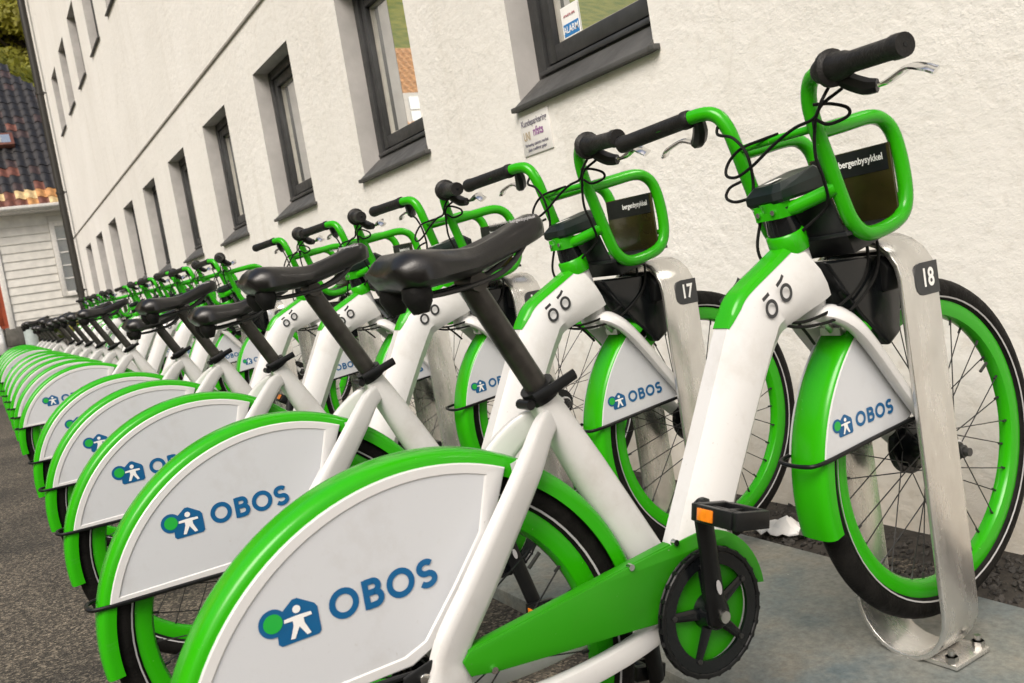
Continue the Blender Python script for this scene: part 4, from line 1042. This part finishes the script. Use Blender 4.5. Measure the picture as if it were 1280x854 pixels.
for i, (x, y, h, rr_, mt) in enumerate([(-36, -.5, 8.5, 3.2, 'leaf_yellow'), (-41, 2.5, 10, 3.8, 'leaf_yellow'), (-46, -3.0, 11, 4.2, 'leaf_yellow'), (-52, 1.5, 11, 4.2, 'leaf_green'), (-58, 4.0, 12, 4.5, 'leaf_yellow'), (-40, 5.5, 8, 3.2, 'leaf_yellow')]):
    tree((x, y, hz(x, y)), h, Vector((rr_, rr_, h * .36)), 40 + i, mt, TL_[i], 'trees on the hillside', 20000, .13)
def wood(name, spots, label, seed):
    rng = random.Random(seed); V = []; F = []
    for (x, y, h, r_) in spots:
        c0_ = Vector((x, y, hz(x, y) + h * .55)); cl_ = [(Vector((rng.gauss(0, .5), rng.gauss(0, .5), rng.gauss(0, .45))), rng.uniform(.3, .5)) for _ in range(14)]
        for _ in range(900):
            c_, rad_ = rng.choice(cl_); d = c_ + Vector((rng.gauss(0, 1), rng.gauss(0, 1), rng.gauss(0, 1))).normalized() * rad_
            p = c0_ + Vector((d.x * r_, d.y * r_, d.z * h * .45)); no_ = (d.normalized() + Vector((rng.gauss(0, .35), rng.gauss(0, .35), .4 + rng.gauss(0, .35)))).normalized(); a = no_.cross(Vector((rng.gauss(0, 1), rng.gauss(0, 1), rng.gauss(0, 1)))).normalized(); b_ = no_.cross(a)
            s_ = .42 * rng.uniform(.6, 1.3); o_ = len(V); V += [tuple(p + a * s_), tuple(p + b_ * s_ * .6), tuple(p - a * s_), tuple(p - b_ * s_ * .6)]; F.append((o_, o_ + 1, o_ + 2, o_ + 3))
    me = bpy.data.meshes.new(name); me.from_pydata(V, [], F); me.materials.append(MATS['leaf_yellow']); me.materials.append(MATS['leaf_green'])
    me.polygons.foreach_set('material_index', [0 if noise.noise(Vector(V[q[0]]) * .12) > -.05 else 1 for q in F])
    return link(name, me, None, 'stuff', label, 'wood')
rg = random.Random(5)
sp1 = [(rg.uniform(-95, -48), rg.uniform(-14, 34), rg.uniform(8, 12), rg.uniform(3.2, 4.6)) for _ in range(46)]
wood('hillside_wood', sp1, 'sunlit yellow green wood covering the slope behind the house', 1)
sp2 = [(rg.uniform(-36, 18), -rg.uniform(46, 95), rg.uniform(7, 11), rg.uniform(3.2, 4.8)) for _ in range(60)]
wood('opposite_wood', sp2, 'sunlit wood on the slope across the street', 2)
# house across the street, met in the window panes
oh = thing('tiled_house', (-25.5, -11.3, gz(-25) - .2), 'pale house with orange pantile roof across the street', 'house')
OB = Vector(oh.location)
def osub(mb): mb.v = [tuple(Vector(p) - OB) for p in mb.v]; return mb
oz = OB.z
osub(MB().box(-31, -22, -15, -8.2, oz - .3, oz + 3.7)).obj('wall', 'clapboard_white', oh)
orf = MB(); orf.add([(-31.4, -15.4, oz + 3.6), (-21.5, -15.4, oz + 3.6), (-21.5, -7.8, oz + 3.6), (-31.4, -7.8, oz + 3.6), (-26.5, -15.4, oz + 8.2), (-26.5, -7.8, oz + 8.2)], [(0, 1, 4), (1, 2, 5, 4), (2, 3, 5), (3, 0, 4, 5), (0, 3, 2, 1)])
osub(orf).obj('roof', 'tile_orange', oh)
otm = MB(); us = Vector((-5, 0, 4.6)).normalized(); nn_ = Vector((4.6, 0, 5)).normalized(); OM = Matrix(((0, us.x, nn_.x), (1, us.y, nn_.y), (0, us.z, nn_.z))).to_4x4()
for row in range(21):
    for cidx in range(32):
        M = Matrix.Translation(Vector((-21.45, -15.35 + cidx * TW, oz + 3.62)) + us * row * TL) @ OM; me = TM['tile_orange']; o_ = len(otm.v)
        otm.v += [tuple(M @ v_.co) for v_ in me.vertices]; otm.f += [tuple(i_ + o_ for i_ in p.vertices) for p in me.polygons]
osub(otm).obj('tiles', 'tile_orange', oh, 30, kind='stuff')
osub(MB().box(-24.9, -23.0, -10.2, -9.2, oz + 4.6, oz + 5.9)).obj('dormer', 'trim_white', oh)
for y_ in (-10.05, -9.68):
    for z_ in (oz + 5.0, oz + 5.42): osub(MB().box(-23.0, -22.985, y_, y_ + .3, z_, z_ + .36)).obj('pane', 'window_glass', oh)

# shrubs in front of the footing
for i, (y, h) in enumerate([(-.05, .75), (.75, .95), (1.45, 1.25)]):
    rng = random.Random(60 + i); z0 = gz(HX + 1.2) - .09
    t = thing('shrub', (HX + 1.1 + .2 * i, y, z0), ['low sprawling shrub beside the red door', 'leafy shrub under the white cottage window', 'taller leafy shrub against the downspout corner'][i], 'shrub', 'shrubs along the timber house')
    stm = MB()
    for k_ in range(6): a = rng.uniform(0, 6.28); stm.tube([(0, 0, -.02), (math.cos(a) * .12, math.sin(a) * .12, h * .5), (math.cos(a) * .3, math.sin(a) * .3, h * .95)], [.014, .010, .005], 5)
    stm.obj('stem', 'bark', t)
    crown(Vector((0, 0, h * .62)), Vector((.42, .42, h * .45)), 420, .07, rng, 'leaf_green' if i != 1 else 'leaf_yellow', 'foliage', t, 12)
# bollard past the last dock
bl_ = thing('bollard', (-13.5, -.775, gz(-13.5) - .09), 'pale grey green round post standing past the last bicycle', 'bollard')
MB().tube([(0, 0, -.05), (0, 0, .80), (0, 0, .83), (0, 0, .845)], [.085, .085, .075, .03], 20).obj('post', 'bollard_paint', bl_)
MB().tube([(0, 0, 0), (0, 0, .02)], .12, 20).obj('flange', 'bollard_paint', bl_)

# white car parked at the end of the street
car = thing('parked_car', (-21.0, -1.86, gz(-21) - .085), 'white parked car beyond the end of the bicycle row', 'car')
prof = [(2.05, .28), (2.08, .52), (1.98, .68), (1.15, .86), (.45, 1.36), (-.95, 1.44), (-1.75, 1.02), (-2.0, .95), (-2.05, .55), (-2.02, .28)]
cb = MB(); rings = []
for yy, kx, kz in ((-.88, .97, .93), (-.84, .99, .98), (-.7, 1, 1), (.7, 1, 1), (.84, .99, .98), (.88, .97, .93)):
    rings.append([(x * kx, yy * (1 - .16 * max(0, (z - .85) / .6)), .28 + (z - .28) * kz) for x, z in prof])
cb.loft(rings); cb.obj('body', 'car_white', car, ang=32, bevel=.04, seg=3)
for s_ in (1, -1):
    MB().loft([[(x, s_ * (.872 - .10 * (z - .86) / .5) + dy, z) for x, z in ((.98, .93), (.42, 1.30), (-.90, 1.37), (-1.5, 1.02))] for dy in (-.01, .012)]).obj('side_window', 'window_glass', car)
    for x in (1.3, -1.3):
        wl = MB().tube([(x, s_ * .70, .31), (x, s_ * .885, .31)], .31, 28).obj('wheel', 'tyre_rubber', car, bevel=.02)
        MB().tube([(x, s_ * .885, .31), (x, s_ * .895, .31)], .19, 20).obj('rim', 'steel', wl)
    MB().loft([[(2.0, s_ * .52, z), (1.93, s_ * .82, z), (1.86, s_ * .82, z), (1.90, s_ * .52, z)] for z in (.60, .72)]).obj('headlight', 'chrome', car, bevel=.02)
MB().loft([[(x, y, z) for x, z in ((1.14, .90), (.52, 1.33))] + [(x - .05, y, z - .03) for x, z in ((.52, 1.33), (1.14, .90))] for y in (-.66, .66)]).obj('windscreen', 'window_glass', car)
MB().box(2.04, 2.10, -.3, .3, .42, .52).obj('number_plate', 'print_white', car, bevel=.01)
